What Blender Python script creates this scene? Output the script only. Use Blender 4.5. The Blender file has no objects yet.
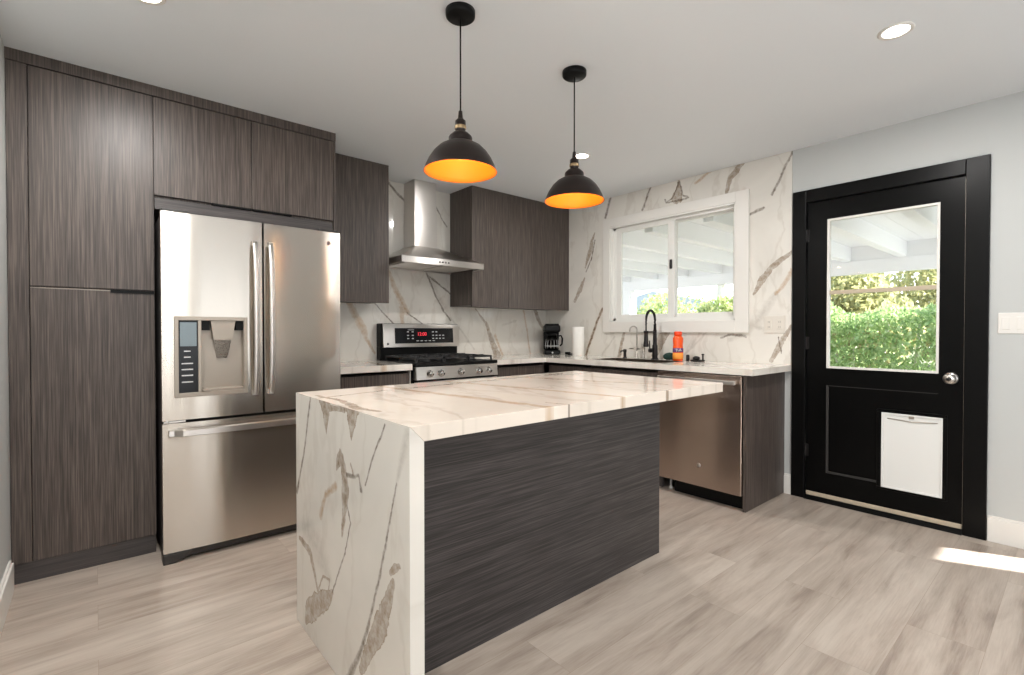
import bpy, bmesh, math, random
from mathutils import Vector, Matrix, Euler
random.seed(7)
C = bpy.context.scene.collection
SC = bpy.context.scene
R = math.radians

# ------------------------------------------------------------------ camera, world, sun, daylight, exposure
cd = bpy.data.cameras.new('camera'); cam = bpy.data.objects.new('camera', cd); C.objects.link(cam)
cam.location = (0, 0, 1.16)
cam.rotation_euler = (R(90 - 0.729), 0, R(49.558 - 90))
cd.sensor_width = 36; cd.lens = 489.22 / 1024 * 36; cd.clip_start = 0.02
SC.camera = cam
SC.view_settings.view_transform = 'Standard'; SC.view_settings.look = 'None'
SC.view_settings.gamma = 1; SC.view_settings.use_curve_mapping = False
SC.view_settings.exposure = 0.3
try:
    SC.cycles.use_denoising = True
    SC.cycles.max_bounces = 10; SC.cycles.diffuse_bounces = 6; SC.cycles.glossy_bounces = 5
    SC.cycles.transparent_max_bounces = 16
    SC.cycles.sample_clamp_indirect = 6
except Exception: pass
wd = bpy.data.worlds.new('sky'); SC.world = wd; wd.use_nodes = True
wn = wd.node_tree.nodes; wl = wd.node_tree.links
bgn = wn['Background']
tc = wn.new('ShaderNodeTexCoord'); sx = wn.new('ShaderNodeSeparateXYZ'); rp = wn.new('ShaderNodeValToRGB')
wl.new(tc.outputs['Generated'], sx.inputs[0]); wl.new(sx.outputs['Z'], rp.inputs[0]); wl.new(rp.outputs[0], bgn.inputs[0])
rp.color_ramp.elements[0].position = 0.0; rp.color_ramp.elements[0].color = (1.0, 1.0, 1.0, 1)
rp.color_ramp.elements[1].position = 0.7; rp.color_ramp.elements[1].color = (0.55, 0.75, 1.0, 1)
bgn.inputs[1].default_value = 2.5

def lamp(name, kind, loc, energy, color=(1, 1, 1), rot=(0, 0, 0), **kw):
    l = bpy.data.lights.new(name, kind); l.energy = energy; l.color = color
    for k, v in kw.items(): setattr(l, k, v)
    o = bpy.data.objects.new(name, l); C.objects.link(o); o.location = loc; o.rotation_euler = rot
    return o
# sun: travels along (-.431,.902) and down at 31 degrees
sd = Vector((-.431 * math.cos(R(31)), .902 * math.cos(R(31)), -math.sin(R(31))))
sun = lamp('sun', 'SUN', (6, -6, 8), 24.0, (1, .97, .93), angle=R(0.5))
sun.rotation_euler = sd.to_track_quat('-Z', 'Y').to_euler()
XL_ = -0.299
# daylight lamp at the sliding door; bay and west lamps are added fill
lamp('daylight_sliding_door', 'AREA', (1.25, -2.5, 1.1), 15, (.95, .98, 1), (R(104), 0, 0), shape='RECTANGLE', size=1.3, size_y=2.0)
lamp('fill_lamp_bay', 'AREA', (5.5, -1.3, 1.3), 17, (.93, .97, 1.0), (R(115), 0, R(90)), shape='RECTANGLE', size=1.8, size_y=1.6)
lamp('fill_lamp_west', 'AREA', (XL_ + .03, -1.4, 1.35), 46, (.97, .98, 1), (R(112), 0, R(-90)), shape='RECTANGLE', size=1.8, size_y=1.5)

# ------------------------------------------------------------------ key dimensions
W, B, CE, XL = 3.764, 3.84, 2.436, -0.299
CT = 0.92

# ------------------------------------------------------------------ mesh helpers
class MB:
    def __init__(s): s.bm = bmesh.new()
    def _add(s, t, smooth=False):
        for f in t.faces: f.smooth = smooth
        me = bpy.data.meshes.new('tmp'); t.to_mesh(me); t.free(); s.bm.from_mesh(me); bpy.data.meshes.remove(me); return s
    def box(s, x0, x1, y0, y1, z0, z1, bev=0.0, seg=2, m=None):
        t = bmesh.new(); bmesh.ops.create_cube(t, size=1)
        for v in t.verts: v.co = Vector(((x0 + x1) / 2 + v.co.x * (x1 - x0), (y0 + y1) / 2 + v.co.y * (y1 - y0), (z0 + z1) / 2 + v.co.z * (z1 - z0)))
        if bev: bmesh.ops.bevel(t, geom=list(t.edges), offset=bev, segments=seg, affect='EDGES', profile=.5)
        if m: t.transform(m)
        return s._add(t)
    def lathe(s, prof, at=(0, 0, 0), n=32, axis='Z', cap=True, m=None):
        t = bmesh.new(); rings = []
        for r, z in prof:
            rings.append([t.verts.new((r * math.cos(2 * math.pi * i / n), r * math.sin(2 * math.pi * i / n), z)) for i in range(n)])
        for a, b in zip(rings, rings[1:]):
            for i in range(n):
                t.faces.new((a[i], a[(i + 1) % n], b[(i + 1) % n], b[i]))
        if cap:
            for rg in (rings[0], rings[-1]):
                try: t.faces.new(rg)
                except Exception: pass
        bmesh.ops.recalc_face_normals(t, faces=t.faces)
        M = Matrix.Identity(4)
        if axis == 'Y': M = Matrix.Rotation(R(90), 4, 'X')       # local z -> -Y
        if axis == 'X': M = Matrix.Rotation(R(-90), 4, 'Y')      # local z -> -X
        t.transform(M); t.transform(Matrix.Translation(at))
        if m: t.transform(m)
        return s._add(t, True)
    def tube(s, pts, r, n=10, radii=None):
        pts = [Vector(p) for p in pts]; t = bmesh.new(); rings = []; up = Vector((0, 0, 1)); prev = None
        for i, p in enumerate(pts):
            d = (pts[min(i + 1, len(pts) - 1)] - pts[max(i - 1, 0)]).normalized()
            if prev is None:
                a = d.cross(up if abs(d.z) < .9 else Vector((1, 0, 0))).normalized()
            else:
                a = (prev - d * prev.dot(d)).normalized()
            prev = a; b = d.cross(a); rr = radii[i] if radii else r
            rings.append([t.verts.new(p + (a * math.cos(2 * math.pi * k / n) + b * math.sin(2 * math.pi * k / n)) * rr) for k in range(n)])
        for a, b in zip(rings, rings[1:]):
            for i in range(n): t.faces.new((a[i], a[(i + 1) % n], b[(i + 1) % n], b[i]))
        t.faces.new(rings[0]); t.faces.new(rings[-1]); bmesh.ops.recalc_face_normals(t, faces=t.faces)
        return s._add(t, True)
    def poly(s, pts2, axis, a0, a1, bev=0.0):
        """prism: 2D outline pushed along an axis from a0 to a1 (axis X: outline in y,z; Y: x,z; Z: x,y)"""
        def P(u, v, w): return {'X': (w, u, v), 'Y': (u, w, v), 'Z': (u, v, w)}[axis]
        t = bmesh.new(); A = [t.verts.new(P(u, v, a0)) for u, v in pts2]; Bv = [t.verts.new(P(u, v, a1)) for u, v in pts2]
        n = len(pts2); t.faces.new(A); t.faces.new(Bv)
        for i in range(n): t.faces.new((A[i], A[(i + 1) % n], Bv[(i + 1) % n], Bv[i]))
        bmesh.ops.recalc_face_normals(t, faces=t.faces)
        if bev: bmesh.ops.bevel(t, geom=list(t.edges), offset=bev, segments=2, affect='EDGES', profile=.5)
        return s._add(t)
    def hexa(s, lo, hi):
        """loft between two quads"""
        t = bmesh.new(); A = [t.verts.new(p) for p in lo]; Bv = [t.verts.new(p) for p in hi]
        t.faces.new(A); t.faces.new(Bv)
        for i in range(4): t.faces.new((A[i], A[(i + 1) % 4], Bv[(i + 1) % 4], Bv[i]))
        bmesh.ops.recalc_face_normals(t, faces=t.faces); return s._add(t)
    def ico(s, c, r, sc=(1, 1, 1), sub=2, jit=0):
        t = bmesh.new(); bmesh.ops.create_icosphere(t, subdivisions=sub, radius=1)
        for v in t.verts:
            k = 1 + random.uniform(-jit, jit); v.co = Vector((c[0] + v.co.x * r * sc[0] * k, c[1] + v.co.y * r * sc[1] * k, c[2] + v.co.z * r * sc[2] * k))
        return s._add(t, True)
    def raw(s, verts, faces, smooth=False):
        t = bmesh.new(); V = [t.verts.new(v) for v in verts]
        for f in faces: t.faces.new([V[i] for i in f])
        return s._add(t, smooth)

def worldloc(p):
    v = Vector((0, 0, 0))
    while p is not None: v += p.location; p = p.parent
    return v
LOCAL = set()
def rootof(p):
    while p.parent is not None: p = p.parent
    return p
def obj(name, mb, mat, parent=None):
    me = bpy.data.meshes.new(name); mb.bm.to_mesh(me); mb.bm.free()
    o = bpy.data.objects.new(name, me); C.objects.link(o); me.materials.append(mat)
    if parent is not None:
        o.parent = parent
        if rootof(parent).name not in LOCAL: me.transform(Matrix.Translation(-worldloc(parent)))
    return o
def tag(o, label=None, cat=None, group=None, kind=None):
    if label: o['label'] = label
    if cat: o['category'] = cat
    if group: o['group'] = group
    if kind: o['kind'] = kind
    return o
def thing(name, label, cat, loc=(0, 0, 0), group=None, local=False, rz=0, kind=None):
    o = bpy.data.objects.new(name, None); C.objects.link(o); o.location = loc; o.rotation_euler = (0, 0, rz); o.empty_display_size = .05
    if local: LOCAL.add(o.name)
    return tag(o, label, cat, group, kind)
def origin(o, loc):
    """give a single-mesh thing an origin of its own"""
    o.data.transform(Matrix.Translation(-Vector(loc))); o.location = loc; return o
def copy_tree(o, parent=None):
    c = o.copy(); C.objects.link(c)
    if parent is not None: c.parent = parent
    for ch in list(o.children): copy_tree(ch, c)
    return c
def text(name, body, size, mat, parent, loc, rot, ext=0.0008, align='CENTER'):
    cu = bpy.data.curves.new(name, 'FONT'); cu.body = body; cu.size = size; cu.extrude = ext; cu.align_x = align; cu.align_y = 'CENTER'
    t = bpy.data.objects.new(name, cu); C.objects.link(t); bpy.context.view_layer.update()
    me = bpy.data.meshes.new_from_object(t.evaluated_get(bpy.context.evaluated_depsgraph_get()))
    bpy.data.objects.remove(t); me.transform(Matrix.Translation(loc) @ Euler(rot).to_matrix().to_4x4())
    mb = MB(); mb.bm.from_mesh(me); bpy.data.meshes.remove(me)
    return obj(name, mb, mat, parent)

# ------------------------------------------------------------------ materials
def mat(name, col, rough=.5, metal=0.0, **kw):
    m = bpy.data.materials.new(name); m.use_nodes = True; b = m.node_tree.nodes['Principled BSDF']
    b.inputs['Base Color'].default_value = (*col, 1); b.inputs['Roughness'].default_value = rough; b.inputs['Metallic'].default_value = metal
    for k, v in kw.items(): b.inputs[k].default_value = v
    # a faint procedural variation so that no surface is perfectly uniform
    nt = m.node_tree; nz = nt.nodes.new('ShaderNodeTexNoise'); nz.inputs['Scale'].default_value = 18; nz.inputs['Detail'].default_value = 3
    mr = nt.nodes.new('ShaderNodeMapRange'); mr.inputs[3].default_value = max(0, rough - .04); mr.inputs[4].default_value = min(1, rough + .04)
    nt.links.new(nz.outputs['Fac'], mr.inputs[0]); nt.links.new(mr.outputs[0], b.inputs['Roughness'])
    return m
def srgb(r, g, b):
    f = lambda c: (c / 255 / 12.92) if c / 255 <= .04045 else ((c / 255 + .055) / 1.055) ** 2.4
    return (f(r), f(g), f(b))
def ramp(nt, fac, stops):
    r = nt.nodes.new('ShaderNodeValToRGB'); e = r.color_ramp.elements
    while len(e) < len(stops): e.new(.5)
    for i, (p, c) in enumerate(stops):
        e[i].position = p; e[i].color = (*c, 1) if len(c) == 3 else c
    nt.links.new(fac, r.inputs[0]); return r.outputs[0]
def mapping(nt, scale, coord='Object', rot=(0, 0, 0)):
    t = nt.nodes.new('ShaderNodeTexCoord'); mp = nt.nodes.new('ShaderNodeMapping'); mp.inputs['Scale'].default_value = scale; mp.inputs['Rotation'].default_value = rot
    nt.links.new(t.outputs[coord], mp.inputs[0]); return mp.outputs[0]
def noise(nt, vec, scale=1, detail=4, rough=.5, dist=0.0):
    n = nt.nodes.new('ShaderNodeTexNoise'); n.inputs['Scale'].default_value = scale; n.inputs['Detail'].default_value = detail
    n.inputs['Roughness'].default_value = rough; n.inputs['Distortion'].default_value = dist
    if vec: nt.links.new(vec, n.inputs['Vector'])
    return n
def bump(nt, h, strength, dist=.01):
    b = nt.nodes.new('ShaderNodeBump'); b.inputs['Strength'].default_value = strength; b.inputs['Distance'].default_value = dist
    nt.links.new(h, b.inputs['Height']); nt.links.new(b.outputs[0], nt.nodes['Principled BSDF'].inputs['Normal'])

def wood(name, grain, lo, mid, hi, rough=.42):
    """fine straight grained laminate; grain = axis letter of the grain"""
    m = mat(name, mid, rough); nt = m.node_tree; b = nt.nodes['Principled BSDF']
    sc = [300, 300, 300]; sc['XYZ'.index(grain)] = 5
    n1 = noise(nt, mapping(nt, sc), 1, 2, .6)
    s2 = [75, 75, 75]; s2['XYZ'.index(grain)] = 1.2
    n2 = noise(nt, mapping(nt, s2), 1, 3, .55)
    mx = nt.nodes.new('ShaderNodeMath'); mx.operation = 'MULTIPLY_ADD'; nt.links.new(n2.outputs['Fac'], mx.inputs[0]); mx.inputs[1].default_value = .35
    mu = nt.nodes.new('ShaderNodeMath'); mu.operation = 'MULTIPLY'; nt.links.new(n1.outputs['Fac'], mu.inputs[0]); mu.inputs[1].default_value = .65
    nt.links.new(mu.outputs[0], mx.inputs[2])
    c = ramp(nt, mx.outputs[0], [(.36, lo), (.5, mid), (.64, hi)]); nt.links.new(c, b.inputs['Base Color'])
    bump(nt, mx.outputs[0], .12, .002)
    return m
WD = (srgb(54, 46, 43), srgb(76, 67, 62), srgb(102, 91, 84))
M_wood = wood('ash_laminate_vertical', 'Z', *WD)
M_woodx = wood('ash_laminate_horizontal', 'X', srgb(42, 39, 39), srgb(62, 58, 58), srgb(86, 81, 80))
M_kick = wood('dark_kick_laminate', 'X', srgb(52, 48, 48), srgb(68, 63, 62), srgb(82, 76, 74))
M_seam = mat('shadow_gap_black', (.008, .007, .007), .7)
M_black = mat('black_plastic', (.006, .006, .006), .4, **{'Specular IOR Level': .14})
M_blackm = mat('matte_black_metal', (.016, .014, .014), .42, .4)
M_bronze = mat('dark_bronze_shade', (.022, .015, .013), .38, .6)
M_doorblk = mat('black_door_paint', (.0025, .0025, .0025), .3, **{'Specular IOR Level': .12})
M_casing = mat('black_casing_paint', (.0025, .0025, .0025), .34, **{'Specular IOR Level': .14})
M_iron = mat('cast_iron', (.015, .015, .016), .5)
M_bglass = mat('black_glass', (.006, .006, .007), .2, **{'Specular IOR Level': .3})
M_white = mat('white_trim_paint', srgb(224, 221, 215), .4)
M_vinyl = mat('white_vinyl', srgb(226, 225, 220), .35)
M_wall = mat('pale_grey_wall_paint', srgb(188, 190, 188), .6)
M_ceil = mat('ceiling_paint', srgb(226, 230, 233), .8)
M_pet = mat('white_pet_door_plastic', srgb(226, 226, 222), .45)
M_beige = mat('beige_rail', srgb(186, 172, 150), .5)
M_chrome = mat('polished_chrome', (.75, .74, .72), .08, 1)
M_nickel = mat('brushed_nickel', (.55, .52, .48), .28, 1)
M_darksteel = mat('dark_grey_steel', (.06, .058, .056), .4, .7)
M_lightsteel = mat('pale_plastic_grey', srgb(168, 158, 146), .35, .5)
M_rubber = mat('dark_rubber', (.02, .02, .02), .8)
M_paper = mat('white_paper', srgb(240, 238, 232), .9)
M_green = mat('dark_green_scrubber', (.012, .04, .032), .9)
M_orange = mat('orange_bottle_plastic', srgb(238, 86, 20), .3)
M_orangecap = mat('red_orange_cap', srgb(226, 66, 18), .35)
M_yellowlab = mat('yellow_orange_label', srgb(250, 160, 60), .5)
M_purple = mat('purple_label', srgb(96, 60, 110), .5)
M_brass = mat('aged_brass', (.32, .23, .13), .38, .9)
M_gold = mat('orange_gold_shade_lining', srgb(236, 122, 16), .4, .1)
M_btn = mat('pale_button_print', srgb(200, 200, 200), .5)
M_redbadge = mat('badge_maroon', srgb(84, 44, 48), .3)
M_greytxt = mat('badge_grey', srgb(60, 58, 57), .4)
M_lcd = mat('grey_blue_lcd', srgb(118, 132, 138), .25)
M_stone_out = mat('patio_concrete', srgb(104, 101, 97), .9)
M_lawn = mat('dry_ground', srgb(104, 106, 78), .95)
M_white_out = mat('white_patio_paint', srgb(240, 241, 242), .6)
M_roofgrey = mat('slate_blue_shingle', srgb(166, 174, 182), .9)
M_stucco = mat('pale_stucco', srgb(214, 208, 198), .9)
M_bark = mat('pale_bark', srgb(190, 182, 172), .9)
def emis(name, col, s):
    m = bpy.data.materials.new(name); m.use_nodes = True; b = m.node_tree.nodes['Principled BSDF']
    b.inputs['Base Color'].default_value = (*col, 1); b.inputs['Emission Color'].default_value = (*col, 1); b.inputs['Emission Strength'].default_value = s; return m
M_led = emis('red_led_digits', (.8, .03, .05), .8)
M_lens = emis('lit_lamp_lens', (1, .93, .82), 9)
M_bulb = emis('lit_bulb', (1, .62, .24), 4.0)

def steel(name, col, rough, wav=.25, axis='X', streak=True):
    m = mat(name, col, rough, 1.0); nt = m.node_tree; b = nt.nodes['Principled BSDF']
    sc = [900, 900, 900]; sc['XYZ'.index(axis)] = 4
    n = noise(nt, mapping(nt, sc), 1, 2, .6)
    mr = nt.nodes.new('ShaderNodeMapRange'); mr.inputs[3].default_value = rough * .94; mr.inputs[4].default_value = rough * 1.07
    nt.links.new(n.outputs['Fac'], mr.inputs[0]); nt.links.new(mr.outputs[0], b.inputs['Roughness'])
    n2 = noise(nt, mapping(nt, (5, 5, 1.1)), 1, 2, .5)
    bump(nt, n2.outputs['Fac'], wav, .012)
    b.inputs['Anisotropic'].default_value = .9; b.inputs['Anisotropic Rotation'].default_value = .25
    t = nt.nodes.new('ShaderNodeTangent'); t.direction_type = 'RADIAL'; t.axis = 'Z'; nt.links.new(t.outputs[0], b.inputs['Tangent'])
    return m
M_steel = steel('brushed_stainless', (.62, .57, .51), .23, .35)
M_steel2 = steel('satin_stainless', (.66, .63, .6), .3, .1)
M_dwsteel = steel('warm_stainless', (.52, .42, .36), .24, .15, 'Y')
M_sink = steel('sink_steel', (.26, .22, .19), .4, .0, 'Y')

def glass(name, tint=(1, 1, 1), refl=.08):
    m = bpy.data.materials.new(name); m.use_nodes = True; nt = m.node_tree; nt.nodes.clear()
    out = nt.nodes.new('ShaderNodeOutputMaterial'); tr = nt.nodes.new('ShaderNodeBsdfTransparent'); gl = nt.nodes.new('ShaderNodeBsdfGlossy')
    tr.inputs[0].default_value = (*tint, 1); gl.inputs['Roughness'].default_value = .02
    fr = nt.nodes.new('ShaderNodeFresnel'); fr.inputs[0].default_value = 1.2
    mx = nt.nodes.new('ShaderNodeMixShader'); nt.links.new(fr.outputs[0], mx.inputs[0]); nt.links.new(tr.outputs[0], mx.inputs[1]); nt.links.new(gl.outputs[0], mx.inputs[2])
    nt.links.new(mx.outputs[0], out.inputs[0]); return m
M_glass = glass('window_glass', (.97, .985, .98))
M_dimglass = glass('daylight_dimming_glass', (.42, .43, .44))  # tint added to cut the sky light through the unseen openings
M_carafe = glass('smoked_glass', (.25, .24, .23))

# plank floor
def floor_mat():
    m = mat('oak_plank_floor', (.5, .4, .3), .38); nt = m.node_tree; b = nt.nodes['Principled BSDF']
    mp = mapping(nt, (1, 1, 1))
    br = nt.nodes.new('ShaderNodeTexBrick'); nt.links.new(mp, br.inputs['Vector'])
    br.offset = .37; br.squash = 1; br.inputs['Scale'].default_value = 1; br.inputs['Brick Width'].default_value = 1.22; br.inputs['Row Height'].default_value = .225
    br.inputs['Mortar Size'].default_value = .0007; br.inputs['Mortar Smooth'].default_value = .1; br.inputs['Bias'].default_value = 0
    br.inputs['Color1'].default_value = (0, 0, 0, 1); br.inputs['Color2'].default_value = (1, 1, 1, 1); br.inputs['Mortar'].default_value = (.5, .5, .5, 1)
    # shift the grain per plank
    cx = nt.nodes.new('ShaderNodeVectorMath'); cx.operation = 'SCALE'; cx.inputs['Scale'].default_value = 13; nt.links.new(br.outputs['Color'], cx.inputs[0])
    ad = nt.nodes.new('ShaderNodeVectorMath'); ad.operation = 'ADD'; nt.links.new(mp, ad.inputs[0]); nt.links.new(cx.outputs[0], ad.inputs[1])
    def stretched(s):
        q = nt.nodes.new('ShaderNodeMapping'); q.inputs['Scale'].default_value = s; nt.links.new(ad.outputs[0], q.inputs[0]); return q.outputs[0]
    g1 = noise(nt, stretched((1.6, 13, 1)), 1, 5, .58, .5)
    g2 = noise(nt, stretched((7, 170, 1)), 1, 3, .65)
    a = nt.nodes.new('ShaderNodeMath'); a.operation = 'MULTIPLY_ADD'; nt.links.new(g2.outputs['Fac'], a.inputs[0]); a.inputs[1].default_value = .3; nt.links.new(g1.outputs['Fac'], a.inputs[2])
    bw = nt.nodes.new('ShaderNodeSeparateColor'); nt.links.new(br.outputs['Color'], bw.inputs[0])
    a2 = nt.nodes.new('ShaderNodeMath'); a2.operation = 'MULTIPLY_ADD'; nt.links.new(bw.outputs[0], a2.inputs[0]); a2.inputs[1].default_value = .14; nt.links.new(a.outputs[0], a2.inputs[2])
    col = ramp(nt, a2.outputs[0], [(.44, srgb(134, 121, 110)), (.64, srgb(166, 153, 141)), (.84, srgb(184, 172, 160)), (1.0, srgb(193, 182, 170))])
    mx = nt.nodes.new('ShaderNodeMix'); mx.data_type = 'RGBA'; nt.links.new(br.outputs['Fac'], mx.inputs[0]); nt.links.new(col, mx.inputs[6]); mx.inputs[7].default_value = (*srgb(152, 137, 122), 1)
    nt.links.new(mx.outputs[2], b.inputs['Base Color']); bump(nt, a.outputs[0], .05, .003)
    return m
M_floor = floor_mat()

# marble: warm white quartz with veins given as polylines in the slab's own plane
def seg_group():
    g = bpy.data.node_groups.new('vein_segment', 'ShaderNodeTree')
    for nm, ty in (('P', 'Vector'), ('A', 'Vector'), ('BA', 'Vector')): g.interface.new_socket(nm, in_out='INPUT', socket_type='NodeSocketVector')
    for nm in ('inv', 'w0', 'dw', 'prev'): g.interface.new_socket(nm, in_out='INPUT', socket_type='NodeSocketFloat')
    g.interface.new_socket('T', in_out='OUTPUT', socket_type='NodeSocketFloat')
    n = g.nodes; l = g.links; i = n.new('NodeGroupInput'); o = n.new('NodeGroupOutput')
    def vm(op): k = n.new('ShaderNodeVectorMath'); k.operation = op; return k
    def mm(op): k = n.new('ShaderNodeMath'); k.operation = op; return k
    pa = vm('SUBTRACT'); l.new(i.outputs['P'], pa.inputs[0]); l.new(i.outputs['A'], pa.inputs[1])
    dt = vm('DOT_PRODUCT'); l.new(pa.outputs[0], dt.inputs[0]); l.new(i.outputs['BA'], dt.inputs[1])
    h = mm('MULTIPLY'); h.use_clamp = True; l.new(dt.outputs['Value'], h.inputs[0]); l.new(i.outputs['inv'], h.inputs[1])
    sc = vm('SCALE'); l.new(i.outputs['BA'], sc.inputs[0]); l.new(h.outputs[0], sc.inputs['Scale'])
    df = vm('SUBTRACT'); l.new(pa.outputs[0], df.inputs[0]); l.new(sc.outputs[0], df.inputs[1])
    ln = vm('LENGTH'); l.new(df.outputs[0], ln.inputs[0])
    w = mm('MULTIPLY_ADD'); l.new(h.outputs[0], w.inputs[0]); l.new(i.outputs['dw'], w.inputs[1]); l.new(i.outputs['w0'], w.inputs[2])
    dv = mm('DIVIDE'); l.new(ln.outputs['Value'], dv.inputs[0]); l.new(w.outputs[0], dv.inputs[1])
    sb = mm('SUBTRACT'); sb.inputs[0].default_value = 1; l.new(dv.outputs[0], sb.inputs[1]); mxm = mm('MAXIMUM'); l.new(sb.outputs[0], mxm.inputs[0]); l.new(i.outputs['prev'], mxm.inputs[1]); l.new(mxm.outputs[0], o.inputs['T'])
    return g
SEG = seg_group()
def marble(name, axes, veins, org=(0, 0, 0), base=srgb(226, 222, 214), warp=.018, faint=.22, tilt=(0, 0, 0), rough=.1, tint=None):
    """veins: (class, [(u,v,width),...]); class g grey hairline, p outlined brown-grey patch, o ochre patch, f faint grey"""
    m = mat(name, base, rough); nt = m.node_tree; b = nt.nodes['Principled BSDF']; N = nt.nodes; L = nt.links
    t = N.new('ShaderNodeTexCoord'); sp = N.new('ShaderNodeSeparateXYZ'); L.new(t.outputs['Object'], sp.inputs[0])
    cb = N.new('ShaderNodeCombineXYZ'); ix = ['XYZ'.index(a) for a in axes]
    L.new(sp.outputs[ix[0]], cb.inputs[0]); L.new(sp.outputs[ix[1]], cb.inputs[1])
    P0 = cb.outputs[0]
    def warped(scale, amp, src):
        nz = noise(nt, P0, scale, 4, .6); s = N.new('ShaderNodeVectorMath'); s.operation = 'SUBTRACT'; L.new(nz.outputs['Color'], s.inputs[0]); s.inputs[1].default_value = (.5, .5, .5)
        k = N.new('ShaderNodeVectorMath'); k.operation = 'MULTIPLY'; L.new(s.outputs[0], k.inputs[0]); k.inputs[1].default_value = (amp, amp, 0)
        a = N.new('ShaderNodeVectorMath'); a.operation = 'ADD'; L.new(src, a.inputs[0]); L.new(k.outputs[0], a.inputs[1]); return a.outputs[0]
    P = warped(7, warp * 2, P0); P = warped(45, warp * .7, P)
    acc = {}
    for cl, pts in sorted(veins, key=lambda q_: 'fopg'.index(q_[0])):
        for (u0, v0, w0), (u1, v1, w1) in zip(pts, pts[1:]):
            q = N.new('ShaderNodeGroup'); q.node_tree = SEG; L.new(P, q.inputs['P'])
            a = (u0 - org[ix[0]], v0 - org[ix[1]], 0); ba = (u1 - u0, v1 - v0, 0); ll = ba[0] ** 2 + ba[1] ** 2
            q.inputs['A'].default_value = a; q.inputs['BA'].default_value = ba; q.inputs['inv'].default_value = 1 / max(ll, 1e-6)
            q.inputs['w0'].default_value = w0; q.inputs['dw'].default_value = w1 - w0
            if cl in acc: L.new(acc[cl], q.inputs['prev'])
            else: q.inputs['prev'].default_value = -9
            acc[cl] = q.outputs[0]
    # cloudy body
    cl1 = noise(nt, P0, 1.6, 4, .55, .6)
    dk = tuple(c * .9 for c in base)
    col = ramp(nt, cl1.outputs['Fac'], [(.3, dk), (.55, base), (.8, tuple(min(1, c * 1.06) for c in base))])
    if faint:
        mp = N.new('ShaderNodeMapping'); mp.inputs['Rotation'].default_value = tilt; mp.inputs['Scale'].default_value = (3.2, .9, 1); L.new(warped(2.2, .25, P0), mp.inputs[0])
        nf = noise(nt, mp.outputs[0], 1, 4, .6)
        fr = ramp(nt, nf.outputs['Fac'], [(.47, (0, 0, 0)), (.5, (faint,) * 3), (.53, (0, 0, 0))])
        col = mixc(nt, fr, col, srgb(170, 158, 142))
    STY = {'g': ([(0, 0), (.3, .6), (1, .95)], srgb(84, 67, 50)), 'p': ([(0, 0), (.04, 1), (.15, .62), (1, .78)], srgb(122, 94, 60)),
           'o': ([(0, 0), (.15, .35), (.6, .62), (1, .75)], srgb(176, 138, 92)), 'f': ([(0, 0), (.6, .28), (1, .4)], srgb(150, 142, 132))}
    for cl in ('f', 'o', 'p', 'g'):
        if cl not in acc: continue
        st, c = STY[cl]
        rg = noise(nt, P0, 16, 5, .7); rm = N.new('ShaderNodeMath'); rm.operation = 'MULTIPLY_ADD'; L.new(rg.outputs['Fac'], rm.inputs[0]); rm.inputs[1].default_value = -1.1; rm.inputs[2].default_value = .46
        ra = N.new('ShaderNodeMath'); ra.operation = 'ADD'; L.new(acc[cl], ra.inputs[0]); L.new(rm.outputs[0], ra.inputs[1])
        f = ramp(nt, ra.outputs[0], [(p, (v,) * 3) for p, v in st])
        nz = noise(nt, P0, 30, 5, .75); mr = N.new('ShaderNodeMapRange'); mr.inputs[1].default_value = .35; mr.inputs[2].default_value = .65; mr.inputs[3].default_value = .42; mr.inputs[4].default_value = 1.1
        L.new(nz.outputs['Fac'], mr.inputs[0]); mu = N.new('ShaderNodeMath'); mu.operation = 'MULTIPLY'; L.new(f, mu.inputs[0]); L.new(mr.outputs[0], mu.inputs[1]); mu.use_clamp = True
        col = mixc(nt, mu.outputs[0], col, c)
    L.new(col, b.inputs['Base Color'])
    return m
def mixc(nt, fac, a, c):
    mx = nt.nodes.new('ShaderNodeMix'); mx.data_type = 'RGBA'; nt.links.new(fac, mx.inputs[0]); nt.links.new(a, mx.inputs[6]); mx.inputs[7].default_value = (*c, 1); return mx.outputs[2]
def V(cl, pts, w):
    n = len(pts)
    if not isinstance(w, (list, tuple)): w = [w] * n
    return (cl, [(p[0], p[1], ww) for p, ww in zip(pts, w)])
veins_range = [
    V('o', [(1.52, 1.45), (1.551, 1.394), (1.599, 1.301), (1.668, 1.187), (1.698, 1.091), (1.769, .983)], [.02, .034, .034, .045, .018, .012]),
    V('g', [(1.70, 1.45), (1.781, 1.383), (1.94, 1.229)], .009), V('o', [(1.90, 1.66), (1.931, 1.589), (2.029, 1.392), (2.074, 1.322)], [.02, .028, .034, .03]),
    V('g', [(2.074, 1.322), (2.213, 1.231), (2.4, 1.12)], .009), V('o', [(2.022, 1.36), (2.029, 1.2)], [.035, .02]),
    V('g', [(2.18, 1.85), (2.274, 1.664), (2.347, 1.51), (2.446, 1.342), (2.523, 1.257)], .012), V('f', [(2.29, 1.664), (2.39, 1.48), (2.48, 1.35)], .04),
    V('g', [(2.274, 1.664), (2.447, 1.558), (2.6, 1.45)], .012), V('f', [(2.52, 1.28), (2.655, 1.147), (2.792, .988)], .016),
    V('p', [(2.807, 1.374), (2.935, 1.239), (3.008, 1.076), (3.077, .91)], [.008, .016, .03, .05]), V('o', [(3.053, 1.123), (3.15, .908)], .018),
    V('o', [(3.431, 1.38), (3.481, 1.17), (3.525, .92)], .014), V('p', [(3.58, 1.42), (3.66, 1.27), (3.723, 1.17)], [.03, .025, .01]),
    V('f', [(3.144, 1.217), (3.333, 1.268)], .02), V('g', [(1.86, 2.45), (1.98, 2.34), (2.054, 2.285)], .014), V('g', [(2.33, 2.36), (2.384, 2.261), (2.479, 2.125)], .01)]
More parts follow.
